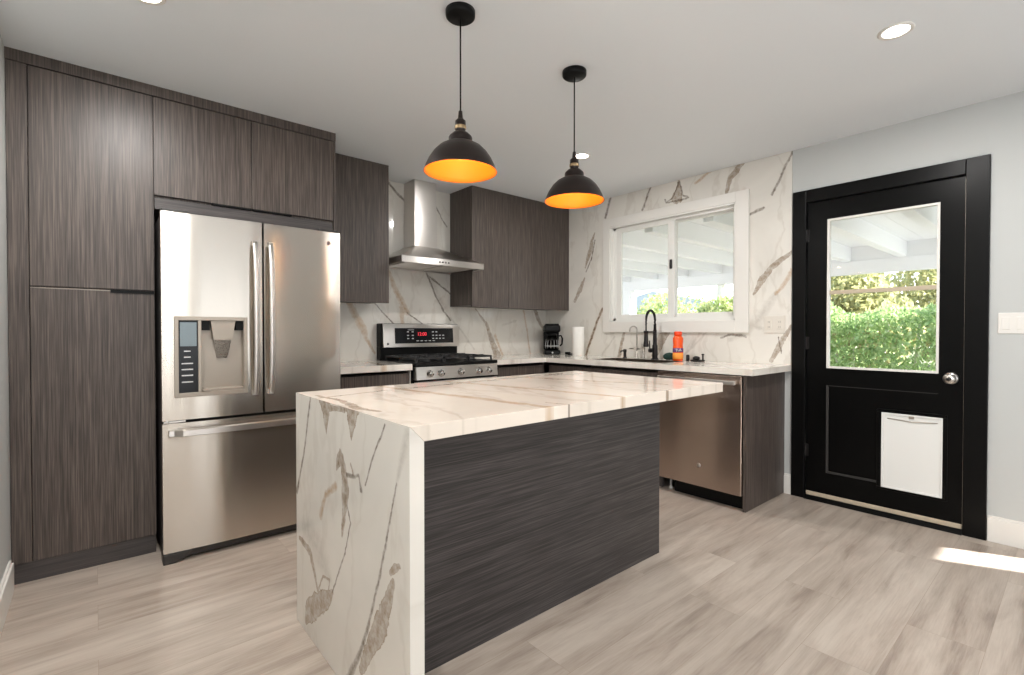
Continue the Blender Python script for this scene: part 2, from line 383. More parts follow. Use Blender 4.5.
veins_window = [
    V('p', [(3.151, 2.132), (3.185, 2.05), (3.215, 1.95), (3.274, 1.80)], [.006, .022, .032, .01]), V('g', [(3.15, 2.057), (3.198, 1.864), (3.264, 1.758)], .01),
    V('p', [(3.28, 1.696), (3.34, 1.58), (3.416, 1.474)], [.01, .03, .016]), V('g', [(3.054, 1.383), (3.148, 1.188), (3.262, .922)], .016), V('o', [(3.054, 1.383), (3.148, 1.188), (3.262, .922)], .02),
    V('f', [(2.902, 1.115), (3.053, .929)], .014), V('p', [(2.80, 1.15), (2.857, .915)], [.014, .022]),
    V('p', [(2.35, 1.16), (2.40, 1.09), (2.475, .94)], [.04, .05, .03]), V('f', [(2.038, 1.16), (2.126, 1.03)], .022), V('f', [(1.98, 1.16), (2.2, .94)], .014),
    V('g', [(1.55, 2.072), (1.656, 2.036)], .014), V('p', [(1.30, 1.76), (1.367, 1.716), (1.494, 1.622), (1.56, 1.54), (1.62, 1.44)], [.012, .016, .022, .03, .01]),
    V('o', [(1.35, 1.60), (1.40, 1.51), (1.458, 1.436)], .018), V('f', [(1.458, 1.436), (1.581, 1.256), (1.66, 1.17), (1.8, 1.1)], [.03, .06, .05, .03]),
    V('g', [(1.869, 1.112), (1.789, 1.142), (1.673, 1.114)], .012), V('f', [(1.62, 1.2), (1.5, 1.16)], .03), V('p', [(1.36, 1.20), (1.42, 1.08), (1.49, .941)], [.01, .022, .014]),
    V('g', [(1.44, 1.12), (1.42, 1.0)], .006),
    V('g', [(2.957, 2.44), (3.02, 2.251)], .018), V('g', [(2.50, 2.46), (2.524, 2.417), (2.598, 2.252)], .014), V('p', [(1.70, 2.45), (1.727, 2.426), (1.799, 2.349), (1.827, 2.245)], [.02, .022, .024, .018]),
    V('g', [(1.35, 2.45), (1.367, 2.414), (1.437, 2.263), (1.493, 2.156)], .012), V('p', [(2.24, 2.43), (2.25, 2.33), (2.26, 2.29)], [.01, .04, .06]),
    V('g', [(2.235, 2.42), (2.201, 2.296), (2.158, 2.277)], .01), V('g', [(2.246, 2.415), (2.29, 2.305), (2.358, 2.274)], .01), V('g', [(2.37, 2.30), (2.358, 2.272), (2.25, 2.262), (2.15, 2.267)], .01),
    V('o', [(1.96, 2.44), (2.013, 2.419), (2.095, 2.371)], .016)]
veins_leg = [
    V('g', [(1.87, .93), (1.907, .828), (1.943, .72), (2.04, .52)], [.012, .012, .01, .014]),
    V('p', [(1.725, .92), (1.715, .87), (1.715, .80)], [.056, .032, .004]), V('p', [(1.485, .93), (1.49, .89), (1.493, .82)], [.062, .04, .004]),
    V('p', [(1.69, .895), (1.63, .898), (1.55, .91)], [.014, .009, .012]),
    V('p', [(1.584, .765), (1.60, .73), (1.618, .70)], [.012, .022, .006]), V('p', [(1.568, .755), (1.545, .65), (1.55, .59), (1.575, .49)], [.012, .036, .022, .006]),
    V('p', [(1.482, .711), (1.50, .74)], .006), V('g', [(1.53, .70), (1.475, .705), (1.438, .718), (1.42, .68)], [.01, .008, .008, .012]),
    V('g', [(1.26, .9), (1.329, .807), (1.39, .703)], .006),
    V('f', [(1.129, .895), (1.193, .75)], [.03, .012]), V('g', [(1.193, .75), (1.259, .56), (1.345, .348), (1.419, .188), (1.56, 0)], [.005, .008, .009, .012, .02]),
    V('o', [(1.628, .64), (1.72, .59), (1.777, .50)], [.02, .016, .02]),
    V('p', [(2.01, .338), (1.887, .33), (1.845, .275), (1.805, .215)], [.012, .02, .014, .01]), V('f', [(1.93, .40), (1.78, .36), (1.70, .31)], [.07, .10, .05]),
    V('p', [(1.805, .215), (1.751, .292), (1.687, .30), (1.70, .25)], [.008, .006, .006, .006]),
    V('p', [(1.935, .05), (1.90, .10), (1.82, .16), (1.72, .215), (1.66, .27)], [.02, .05, .052, .036, .012]), V('g', [(1.66, .27), (1.548, .446), (1.504, .552), (1.53, .6)], .006),
    V('p', [(1.176, .533), (1.20, .52), (1.228, .499)], [.008, .014, .008]), V('p', [(1.213, .48), (1.25, .40), (1.30, .31), (1.43, .12)], [.012, .03, .04, .016])]
veins_top = [V('o', [(.95, 2.1), (1.05, 1.5), (1.12, 1.1)], [.02, .03, .02]), V('p', [(.6, 1.82), (.9, 1.88), (1.5, 1.93), (2.3, 2.0)], [.006, .01, .016, .01]), V('o', [(1.3, 2.05), (1.42, 1.5), (1.5, 1.1)], .02),
    V('g', [(1.18, 1.2), (1.195, 1.15), (1.21, 1.1)], .006), V('p', [(1.75, 1.18), (1.80, 1.135), (1.79, 1.1)], [.01, .014, .01]), V('f', [(1.88, 1.3), (1.845, 1.14), (1.80, 1.1)], .012), V('o', [(1.7, 2.05), (1.85, 1.6), (2.0, 1.25)], [.03, .02, .008]),
    V('p', [(1.9, 1.95), (2.05, 1.9), (2.25, 1.92)], [.01, .02, .01]), V('p', [(.64, 1.9), (.66, 1.7), (.63, 1.5), (.66, 1.4)], [.01, .014, .018, .008])]
ISL = (1.44, 1.585, 0)
M_mrange = marble('marble_range_wall', 'XZ', veins_range, tilt=(0, 0, R(30)))
M_mwin = marble('marble_window_wall', 'YZ', veins_window, tilt=(0, 0, R(30)))
M_mleg = marble('marble_island_leg', 'YZ', veins_leg, ISL, warp=.012, faint=.15)
M_mtop = marble('marble_island_top', 'XY', veins_top, ISL, base=srgb(232, 221, 208), faint=.3, rough=.07)  # warm reflection on the island top is mixed into this base colour
M_mctr = marble('marble_counter', 'XY', [V('o', [(1.52, 3.1), (1.60, 3.5), (1.62, 3.9)], .03), V('f', [(2.7, 3.1), (2.9, 3.9)], .03), V('f', [(3.1, 2.6), (3.8, 2.2)], .04), V('f', [(3.1, 1.8), (3.8, 1.5)], .03)], base=srgb(234, 228, 219), faint=.2, rough=.08)

# ------------------------------------------------------------------ the shell
def struct(name, mb, m, parent=None, label=None):
    o = obj(name, mb, m, parent)
    if parent is None: o['kind'] = 'structure'
    if label: o['label'] = label
    return o
SY, XE = -2.6, 5.6            # inner face of the south wall, far side of the unseen bay added to let the sun in
f = MB(); f.box(XL - .12, XE + .12, SY - .12, 4.0, -.1, 0); struct('floor', f, M_floor)
c = MB(); c.box(XL - .12, XE + .12, SY - .12, 4.0, CE, CE + .12); struct('ceiling', c, M_ceil)
w = MB(); w.box(XL - .12, W + .14, B + .012, 4.0, 0, CE); struct('wall_north', w, M_wall)
w = MB(); w.box(XL - .12, XL, -.45, B + .012, 0, CE); w.box(XL - .12, XL, SY - .12, -2.35, 0, CE); w.box(XL - .12, XL, -2.35, -.45, 0, .55); w.box(XL - .12, XL, -2.35, -.45, 2.15, CE); struct('wall_west', w, M_wall)
# east wall with the door and window openings
WY0, WY1, WZ0, WZ1 = 1.75, 2.954, 1.247, 2.15
DY0, DY1, DZ1 = .437, 1.268, 2.05
w = MB(); YB = -.15
w.box(W, W + .14, YB, DY0, 0, CE); w.box(W, W + .14, DY0, DY1, DZ1, CE); w.box(W, W + .14, DY1, WY0, 0, CE)
w.box(W, W + .14, WY0, WY1, 0, WZ0); w.box(W, W + .14, WY0, WY1, WZ1, CE); w.box(W, W + .14, WY1, B + .012, 0, CE)
struct('wall_east', w, M_wall)
w = MB(); w.box(W + .14, XE + .12, YB, YB + .14, 0, CE); struct('wall_added_bay_north', w, M_wall)
w = MB(); w.box(XE, XE + .12, SY, -2.2, 0, CE); w.box(XE, XE + .12, -.4, YB, 0, CE); w.box(XE, XE + .12, -2.2, -.4, 0, .5); w.box(XE, XE + .12, -2.2, -.4, 2.1, CE); struct('wall_added_bay_east', w, M_wall)
w = MB()   # south wall: sliding door opening and a slot added to shape the sun patch
w.box(XL, .5, SY - .12, SY, 0, CE); w.box(.5, 2.3, SY - .12, SY, 2.1, CE); w.box(2.3, 4.72, SY - .12, SY, 0, CE)
w.box(4.72, 4.997, SY - .12, SY, 2.13, CE); w.box(4.997, XE + .12, SY - .12, SY, 0, CE); struct('wall_south', w, M_wall)
e = MB(); e.box(-1.2, 3.4, SY - 3.9, SY - .12, 2.3, 2.42); struct('sun_block_slab', e, M_white_out)   # unseen slab added to keep the sun off the sliding door
# sliding door behind the camera
d = MB()
for x0, x1 in ((.5, .56), (1.36, 1.44), (2.24, 2.3)): d.box(x0, x1, SY - .09, SY - .03, 0, 2.1)
d.box(.56, 2.24, SY - .09, SY - .03, 2.04, 2.1); d.box(.56, 2.24, SY - .09, SY - .03, 0, .06)
d3 = struct('door_2', d, M_vinyl)
k = MB(); k.box(.56, 1.36, SY - .065, SY - .06, .06, 2.04); k.box(1.44, 2.24, SY - .065, SY - .06, .06, 2.04); obj('glass_pane', k, M_dimglass, d3)
k = MB(); k.box(XL - .07, XL - .06, -2.35, -.45, .55, 2.15); struct('fill_window_west', k, M_dimglass)  # unseen west window, added as the place of a fill lamp
k = MB(); k.box(XE + .05, XE + .06, -2.2, -.4, .5, 2.1); struct('fill_window_bay', k, M_dimglass)  # unseen bay window, put in so a fill lamp can stand there
# baseboards
def bb(name, x0, x1, y0, y1, lip):
    m = MB(); m.box(x0, x1, y0, y1, 0, .13, .002); m.box(x0 + (lip[0]), x1 - (lip[1]), y0 + lip[2], y1 - lip[3], .13, .142); struct(name, m, M_white)
bb('baseboard_west', XL, XL + .016, SY, 3.09, (0, .008, 0, 0))
bb('baseboard_east', W - .016, W, YB, .345, (.008, 0, 0, 0))
bb('baseboard_corner', W - .016, W, 1.348, 1.396, (.008, 0, 0, 0))

# door_1 : black half-glazed exterior door with casing
dr = thing('door_1', None, None, (W, (DY0 + DY1) / 2, 0), kind='structure')
k = MB(); ct = 2.133
k.box(W - .022, W, .348, .447, 0, ct, .003); k.box(W - .022, W, 1.262, 1.347, 0, ct, .003); k.box(W - .022, W, .447, 1.262, 2.046, ct, .003)
obj('casing', k, M_casing, dr)
k = MB(); k.box(W, W + .14, DY0, .447, 0, DZ1); k.box(W, W + .14, 1.262, DY1, 0, DZ1); k.box(W, W + .14, .447, 1.262, 2.043, DZ1); obj('jamb', k, M_casing, dr)
GY0, GY1, GZ0, GZ1 = .559, 1.138, .911, 1.915
k = MB(); x0, x1 = W + .004, W + .046
k.box(x0, x1, .45, GY0, .028, 2.041); k.box(x0, x1, GY1, 1.259, .028, 2.041); k.box(x0, x1, GY0, GY1, GZ1, 2.041); k.box(x0, x1, GY0, GY1, .795, GZ0)
k.box(x0, x1, GY0, GY1, .028, .199); k.box(x0 + .014, x1 - .01, GY0, GY1, .199, .795)
obj('door_slab', k, M_doorblk, dr)
M_worn = mat('worn_door_edge', (.035, .033, .031), .5)
k = MB()   # bevelled moulding of the recessed panel
k.poly([(GY1, .199), (GY1, .795), (GY1 - .012, .783), (GY1 - .012, .211)], 'X', x0 + .004, x0 + .013); k.box(x0 - .0005, x0 + .004, GY1 - .004, GY1, .199, .795)
k.poly([(GY0, .199), (GY1, .199), (GY1 - .012, .211), (GY0 + .012, .211)], 'X', x0 + .004, x0 + .013)
k.poly([(GY0, .795), (GY1, .795), (GY1 - .006, .789), (GY0 + .006, .789)], 'X', x0 + .008, x0 + .013)
tag(obj('panel_moulding', k, M_worn, dr), 'worn grey panel moulding')
k = MB(); k.box(W + .001, W + .006, .4472, .4502, .03, 2.04); tag(obj('worn_edge', k, M_lightsteel, dr), 'pale worn latch edge')
k = MB(); q = .013
k.box(x0 - .004, x0 + .03, GY0, GY0 + q, GZ0, GZ1); k.box(x0 - .004, x0 + .03, GY1 - q, GY1, GZ0, GZ1); k.box(x0 - .004, x0 + .03, GY0 + q, GY1 - q, GZ0, GZ0 + q); k.box(x0 - .004, x0 + .03, GY0 + q, GY1 - q, GZ1 - q, GZ1)
tag(obj('glazing_bead', k, M_white, dr), 'pale glazing bead')
k = MB(); k.box(x0 + .008, x0 + .03, GY0 + q, GY1 - q, 1.408, 1.434, .002); tag(obj('glazing_rail', k, M_beige, dr), 'beige glazing rail')
k = MB(); k.box(x0 + .016, x0 + .02, GY0 + q, GY1 - q, GZ0 + q, GZ1 - q); obj('glass_pane', k, M_glass, dr)
k = MB(); k.lathe([(.034, 0), (.034, .006), (.03, .01), (.014, .012), (.012, .032), (.022, .04), (.029, .05), (.029, .06), (.022, .068), (.0005, .07)], (x0, .504, .888), 28, 'X')
kn = tag(obj('knob', k, M_nickel, dr), 'satin metal knob')
k = MB(); k.lathe([(.011, 0), (.011, .004), (.0005, .005)], (x0 - .068, .504, .888), 16, 'X'); k.box(x0 - .077, x0 - .072, .4985, .5095, .8865, .8895); obj('lock_button', k, M_darksteel, kn)
pd = MB(); x = x0
for a in ((.516, .854, .652, .671), (.516, .854, .166, .181), (.516, .537, .181, .652), (.83, .854, .181, .652)): pd.box(x - .006, x + .012, a[0], a[1], a[2], a[3], .002)
po = tag(obj('pet_door', pd, M_doorblk, dr), 'pet door in its black frame')
k = MB(); k.box(x - .004, x + .006, .545, .820, .188, .648, .004); tag(obj('flap', k, M_pet, po), 'white flap panel')
k = MB()
for a in ((.537, .546, .181, .652), (.818, .83, .181, .652), (.546, .818, .181, .192), (.546, .818, .64, .652)): k.box(x - .009, x + .004, a[0], a[1], a[2], a[3], .002)
tag(obj('flap_rim', k, M_pet, po), 'white rim')
k = MB(); k.box(x - .012, x - .006, .668, .694, .628, .644, .002); k.tube([(x - .006, .56, .618), (x - .008, .68, .610), (x - .006, .80, .618)], .003, 6); obj('catch', k, M_lightsteel, po)
for z in (1.82, 1.08, .335):
    k = MB(); k.lathe([(.006, -.045), (.0065, -.04), (.0065, .04), (.006, .045)], (W - .002, 1.2625, z), 10); k.box(W - .001, W + .004, 1.245, 1.262, z - .042, z + .042); obj('hinge', k, M_blackm, dr)
k = MB(); k.box(x0 - .012, x0, .45, 1.255, .028, .055, .003); tag(obj('door_sweep', k, M_beige, dr), 'pale door sweep')
k = MB(); k.poly([(W - .03, 0), (W + .14, 0), (W + .14, .024), (W, .024)], 'Y', .447, 1.262); obj('threshold', k, M_casing, dr)

# window_1 : sliding window with wide flat trim
wi = thing('window_1', None, None, (W, (WY0 + WY1) / 2, WZ0), kind='structure')
k = MB(); a, b_ = W - .028, W - .0065
k.box(a, b_, 1.65, WY0, 1.15, 2.228, .002); k.box(a, b_, WY1, 3.03, 1.15, 2.228, .002); k.box(a, b_, WY0, WY1, WZ1, 2.228, .002); k.box(a, b_, WY0, WY1, 1.15, WZ0, .002)
obj('window_trim', k, M_white, wi)
k = MB(); t_ = .012
k.box(W - .02, W + .14, WY0, WY0 + t_, WZ0, WZ1); k.box(W - .02, W + .14, WY1 - t_, WY1, WZ0, WZ1); k.box(W - .02, W + .14, WY0, WY1, WZ0, WZ0 + t_); k.box(W - .02, W + .14, WY0, WY1, WZ1 - t_, WZ1)
obj('jamb_liner', k, M_vinyl, wi)
k = MB(); fx0, fx1 = W + .022, W + .10; fy0, fy1, fz0, fz1 = WY0 + t_, WY1 - t_, WZ0 + t_, WZ1 - t_
k.box(fx0, fx1, fy0, fy0 + .02, fz0, fz1); k.box(fx0, fx1, fy1 - .028, fy1, fz0, fz1); k.box(fx0, fx1, fy0, fy1, fz0, fz0 + .022); k.box(fx0, fx1, fy0, fy1, fz1 - .022, fz1)
obj('window_frame', k, M_vinyl, wi)
def sash(name, xa, xb, y0, y1, z0, z1, g):
    m = MB(); m.box(xa, xb, y0, g[0], z0, z1, .003); m.box(xa, xb, g[1], y1, z0, z1, .003); m.box(xa, xb, g[0], g[1], z0, g[2], .003); m.box(xa, xb, g[0], g[1], g[3], z1, .003)
    s_ = obj(name, m, M_vinyl, wi); m = MB(); m.box((xa + xb) / 2 - .002, (xa + xb) / 2 + .002, g[0], g[1], g[2], g[3]); obj('glass_pane', m, M_glass, s_); return s_
s1 = sash('sash', W + .028, W + .052, 2.30, fy1 - .02, fz0 + .02, fz1 - .02, (2.362, 2.857, 1.316, 2.092))
sash('sash', W + .062, W + .088, fy0 + .012, 2.36, fz0 + .016, fz1 - .016, (1.807, 2.30, 1.316, 2.10))
k = MB(); k.box(W + .016, W + .028, 2.318, 2.34, 1.70, 1.78, .003); k.box(W + .006, W + .02, 2.322, 2.334, 1.735, 1.75, .002); tag(obj('latch', k, M_darksteel, s1), 'dark sash latch')

# crown strip over the tall cabinets
k = MB(); k.box(XL, 1.192, 3.152, 3.19, 2.384, CE); struct('trim_1', k, M_wood)

# ------------------------------------------------------------------ tall cabinets
DF = 3.155                       # face of the tall doors
pc = thing('pantry_cabinet', 'floor to ceiling pantry cabinet of dark ash laminate left of the refrigerator', 'cabinet', (-.03, 3.5, 0))
k = MB(); k.box(XL + .002, .24, DF + .02, B + .01, .1, 2.383); obj('cabinet_body', k, M_wood, pc)
k = MB(); k.box(XL + .002, -.229, DF - .001, DF + .02, .095, 2.382, .001); obj('filler_strip', k, M_wood, pc)
for z0, z1 in ((.095, 1.361), (1.371, 2.38)):
    k = MB(); k.box(-.226, .236, DF, DF + .0195, z0, z1, .0015); d_ = obj('door', k, M_wood, pc)
    if z0 < 1:
        k = MB(); k.box(.06, .236, DF - .004, DF + .012, 1.3615, 1.366); k.box(.06, .236, DF - .006, DF - .003, 1.352, 1.366); tag(obj('edge_pull', k, M_black, d_), 'slim black edge pull')
        k = MB(); k.box(-.226, .06, DF - .001, DF + .012, 1.3615, 1.3645); tag(obj('top_edge', k, M_lightsteel, d_), 'pale top edge')
k = MB(); k.box(XL + .003, .236, DF + .008, DF + .025, 0.001, .095); obj('toe_kick', k, M_kick, pc)
oc = thing('overhead_cabinet', 'two door laminate cabinet above the refrigerator with its tall right side panel', 'cabinet', (.71, 3.5, 1.8))
k = MB(); k.box(.242, 1.176, DF + .02, B + .01, 1.80, 2.383); obj('cabinet_body', k, M_wood, oc)
for x0, x1, q0, q1 in ((.24, .7, .50, .698), (.704, 1.176, .706, .92)):
    k = MB(); k.box(x0, x1, DF, DF + .0195, 1.872, 2.38, .0015); d_ = obj('door', k, M_wood, oc)
    k = MB(); k.box(q0, q1, DF - .005, DF + .014, 1.862, 1.8715); tag(obj('edge_pull', k, M_black, d_), 'slim black edge pull')
k = MB(); k.box(.242, 1.172, DF + .004, DF + .0195, 1.80, 1.858); tag(obj('filler_strip', k, M_kick, oc), 'plain dark filler strip')
k = MB(); k.box(1.178, 1.191, DF - .002, B + .01, .0015, 2.383, .001); obj('side_panel', k, M_wood, oc)

# ------------------------------------------------------------------ refrigerator
fr = thing('refrigerator', 'stainless french door refrigerator with ice dispenser and bottom freezer', 'refrigerator', (.693, 3.35, 0))
FX0, FXM, FX1, FY = .247, .7035, 1.138, 2.93
k = MB(); k.box(FX0 + .004, FX1 - .004, 3.0, 3.80, .03, 1.742, .004); obj('cabinet_body', k, M_darksteel, fr)
def bulge(x, x0, x1, depth=.016):
    t = (x - (x0 + x1) / 2) / ((x1 - x0) / 2); return depth * (abs(t) ** 2.6)
def curved_panel(x0, x1, z0, z1, yf, yb, bx0, bx1, hole=None, depth=.016, n=22):
    """door skin bowed over the span bx0..bx1 with rounded sides; hole = x0,x1,z0,z1"""
    xs = [x0 + (x1 - x0) * i / n for i in range(n + 1)]; zs = [z0, z1]
    if hole:
        xs = sorted(set([v for v in xs if abs(v - hole[0]) > .006 and abs(v - hole[1]) > .006] + [hole[0], hole[1]])); zs = [z0, hole[2], hole[3], z1]
    xs = [x0 + .0015] + xs[1:-1] + [x1 - .0015]
    vs, fs = [], []
    for z in zs:
        for x in xs: vs.append((x, yf + bulge(x, bx0, bx1, depth), z))
    n_ = len(xs)
    for j in range(len(zs) - 1):
        for i in range(n_ - 1):
            if hole and j == 1 and xs[i] >= hole[0] - 1e-6 and xs[i + 1] <= hole[1] + 1e-6: continue
            fs.append((j * n_ + i, j * n_ + i + 1, (j + 1) * n_ + i + 1, (j + 1) * n_ + i))
    m = MB(); m.raw(vs, fs, True)
    # sides, top, bottom, back
    vs2, fs2 = [], []
    for z in (z0, z1):
        for x in xs: vs2.append((x, yf + bulge(x, bx0, bx1, depth), z))
        for x in xs: vs2.append((x, yb, z))
    o = 2 * n_
    for b in (0, o):
        for i in range(n_ - 1): fs2.append((b + i, b + i + 1, b + n_ + i + 1, b + n_ + i))
    fs2 += [(0, n_, o + n_, o), (n_ - 1, 2 * n_ - 1, o + 2 * n_ - 1, o + n_ - 1)]
    if not hole: fs2 += [(n_, 2 * n_ - 1, o + 2 * n_ - 1, o + n_)]
    m.raw(vs2, fs2); return m
H_ = (.302, .621, .833, 1.231)
ld = obj('door', curved_panel(FX0, FXM - .003, .715, 1.752, FY, 2.992, FX0, FX1, H_), M_steel, fr)
rd = obj('door', curved_panel(FXM + .004, FX1, .715, 1.752, FY, 2.992, FX0, FX1), M_steel, fr)
fz = obj('freezer_drawer', curved_panel(FX0, FX1, .055, .70, FY, 2.992, FX0, FX1), M_steel, fr)
k = MB(); k.box(FX0 + .01, FX1 - .01, 2.988, 2.999, .06, 1.74); obj('door_gasket', k, M_rubber, fr)
def yb_(x): return FY + bulge(x, FX0, FX1)
def vhandle(xc, par):
    m = MB(); zz = [.815, .84, .9, 1.0, 1.23, 1.46, 1.56, 1.62, 1.648]
    off = [.012, .03, .042, .05, .055, .05, .042, .03, .012]; y0 = yb_(xc); vs = []; fs = []
    for z, o in zip(zz, off):
        y = y0 - o; ww = .0145
        for dx, dy in ((-ww, 0), (-ww * .7, -.008), (ww * .7, -.008), (ww, 0), (ww * .7, .010), (-ww * .7, .010)): vs.append((xc + dx, y + dy, z))
    for j in range(len(zz) - 1):
        for i in range(6): fs.append((j * 6 + i, j * 6 + (i + 1) % 6, (j + 1) * 6 + (i + 1) % 6, (j + 1) * 6 + i))
    fs += [tuple(range(6)), tuple(range(len(vs) - 6, len(vs)))]
    m.raw(vs, fs, True)
    for z in (.828, 1.636): m.box(xc - .011, xc + .011, y0 - .024, y0 + .004, z - .012, z + .012, .003)
    return obj('handle', m, M_steel2, par)
vhandle(.659, ld); vhandle(.737, rd)
# freezer handle: bowed horizontal bar
m = MB(); vs = []; fs = []; n_ = 16
for i in range(n_ + 1):
    x = .275 + (1.112 - .275) * i / n_; y = yb_(x) - (.046 if 0 < i < n_ else .012); 
    for dy, dz in ((0, -.017), (-.012, -.013), (-.012, .013), (0, .017), (.014, .017), (.014, -.017)): vs.append((x, y + dy, .655 + dz))
for j in range(n_):
    for i in range(6): fs.append((j * 6 + i, j * 6 + (i + 1) % 6, (j + 1) * 6 + (i + 1) % 6, (j + 1) * 6 + i))
fs += [tuple(range(6)), tuple(range(len(vs) - 6, len(vs)))]; m.raw(vs, fs)
for x in (.29, 1.098): m.box(x - .02, x + .02, yb_(x) - .036, yb_(x) + .003, .64, .67, .003)
obj('handle', m, M_steel2, fz)
# dispenser
y = yb_(.45) - .003
k = MB()
for a in ((H_[0] - .004, H_[0] + .014, H_[2] - .004, H_[3] + .004), (H_[1] - .014, H_[1] + .004, H_[2] - .004, H_[3] + .004), (H_[0] + .014, H_[1] - .014, H_[3] - .016, H_[3] + .004), (H_[0] + .014, H_[1] - .014, H_[2] - .004, H_[2] + .018), (.398, .413, H_[2] + .018, H_[3] - .016)):
    k.box(a[0], a[1], y - .006, y + .02, a[2], a[3], .002)
dp = tag(obj('dispenser', k, M_lightsteel, ld), 'ice and water dispenser')
k = MB(); k.box(H_[0] + .014, .398, y - .002, y + .02, H_[2] + .018, H_[3] - .016); cp = tag(obj('control_panel', k, M_bglass, ld), 'black dispenser control panel')
k = MB(); k.box(H_[0] + .02, .392, y - .0035, y - .0015, 1.085, 1.205); tag(obj('display', k, M_lcd, ld), 'grey dispenser display')
for i, z in enumerate((1.06, 1.03, .998, .968, .938, .905)):
    ww = .014 if i < 2 else .024; k = MB(); k.box(.352 - ww, .352 + ww, y - .0035, y - .0015, z - .003, z + .003); tag(obj('button', k, M_btn, ld), 'pale dispenser button')
k = MB(); yk = y + .052     # alcove
k.box(.413, H_[1] - .014, yk, yk + .004, H_[2] + .018, H_[3] - .016); k.box(.411, .4135, y, yk, H_[2] + .018, H_[3] - .016); k.box(H_[1] - .0145, H_[1] - .012, y, yk, H_[2] + .018, H_[3] - .016)
k.box(.413, H_[1] - .014, y, yk, H_[2] + .012, H_[2] + .018); obj('alcove', k, M_lightsteel, ld)
for xa, xb in ((.4135, .452), (.572, H_[1] - .0145)): k = MB(); k.box(xa, xb, y + .006, yk, 1.165, H_[3] - .016); tag(obj('alcove_corner', k, M_black, ld), 'black upper corner of the alcove')
k = MB(); k.hexa([(.455, y + .002, 1.214), (.569, y + .002, 1.214), (.569, yk, 1.214), (.455, yk, 1.214)], [(.47, y + .008, 1.115), (.554, y + .008, 1.115), (.554, yk, 1.115), (.47, yk, 1.115)]); obj('ice_chute', k, M_lightsteel, ld)
k = MB(); k.hexa([(.472, y + .022, 1.114), (.552, y + .022, 1.114), (.552, y + .030, 1.114), (.472, y + .030, 1.114)], [(.488, y + .04, 1.02), (.538, y + .04, 1.02), (.538, y + .048, 1.02), (.488, y + .048, 1.02)]); obj('paddle', k, M_nickel, ld)
k = MB(); k.box(.415, H_[1] - .016, y - .004, yk, H_[2] + .018, H_[2] + .032, .003); k.box(.42, .45, y - .01, y + .02, H_[2] + .018, H_[2] + .034, .003); obj('drip_tray', k, M_lightsteel, ld)
# badge
yb2 = yb_(1.075) - .001
k = MB(); k.lathe([(.012, 0), (.012, .0012), (.0005, .0016)], (1.066, yb2 + .001, 1.685), 24, 'Y'); bd = tag(obj('badge', k, M_redbadge, rd), 'small round maker badge')
k = MB(); k.box(1.0625, 1.064, yb2 - .0022, yb2 - .0004, 1.681, 1.690); k.box(1.0625, 1.067, yb2 - .0022, yb2 - .0004, 1.681, 1.6825); k.box(1.0692, 1.0708, yb2 - .0022, yb2 - .0004, 1.683, 1.687); obj('badge_mark', k, M_btn, bd)
text('badge_lettering', 'LG', .022, M_greytxt, rd, (1.096, yb_(1.096) - .001, 1.685), (R(90), 0, 0))
k = MB(); k.box(FX0 + .005, FX0 + .1, FY + .012, 3.02, .7015, .7135, .003); k.lathe([(.009, -.01), (.009, .012)], (FX0 + .025, FY + .02, .706), 12); tag(obj('hinge', k, M_chrome, fr), 'bright middle hinge')
for x0, x1 in ((FX0 + .005, FX0 + .12), (FX1 - .12, FX1 - .005)):
    k = MB(); k.box(x0, x1, 2.965, 3.06, 1.753, 1.772, .004); obj('hinge_cover', k, M_darksteel, fr)
k = MB(); k.box(FX0 + .08, FX1 - .02, FY + .035, FY + .055, .014, .05); obj('base_grille', k, M_darksteel, fr)
for x0, s_ in ((FX0, 1), (FX1, -1)):
    k = MB(); k.poly([(x0, .001), (x0 + s_ * .05, .001), (x0 + s_ * .10, .022), (x0 + s_ * .12, .05), (x0, .05)], 'Y', FY + .012, FY + .10, .003); obj('foot', k, M_darksteel, fr)

# ------------------------------------------------------------------ wall cabinets
UF, UZ = 3.493, 1.388
def wallcab(label, x0, x1, doors, dark=False):
    t = thing('wall_cabinet', label, 'cabinet', ((x0 + x1) / 2, 3.68, UZ), 'wall cabinets beside the hood')
    m = MB(); m.box(x0, x1, UF + .02, B - .001, UZ, CE - .001); obj('cabinet_body', m, M_wood, t)
    for a, b in zip(doors, doors[1:]):
        m = MB(); m.box(a + .0012, b - .0012, UF, UF + .0195, UZ - .012, CE - .01, .0012); obj('door', m, M_wood, t)
    m = MB(); m.box(x0, x1, UF + .001, UF + .02, CE - .0095, CE - .001); obj('top_strip', m, M_wood, t)
    return t
wallcab('narrow single door laminate cabinet on the wall left of the range hood', 1.193, 1.731, [1.193, 1.731])
wallcab('wide laminate cabinet on the wall between the range hood and the window wall', 2.517, W - .008, [2.517, 2.935, 3.355, 3.69, W - .008])

# ------------------------------------------------------------------ marble cladding
k = MB(); k.box(1.192, W - .0065, B, B + .0115, CT, CE - .001); o = obj('backsplash', k, M_mrange)
tag(o, 'veined white marble slab on the wall behind the range and hood', 'backsplash')
k = MB(); a, b_ = W - .006, W - .0003
k.box(a, b_, 1.357, WY0, CT, CE - .001); k.box(a, b_, WY0, WY1, CT, WZ0); k.box(a, b_, WY0, WY1, WZ1, CE - .001); k.box(a, b_, WY1, B, CT, CE - .001)
o = obj('backsplash', k, M_mwin); tag(o, 'veined white marble slab on the wall around the sink window', 'backsplash')

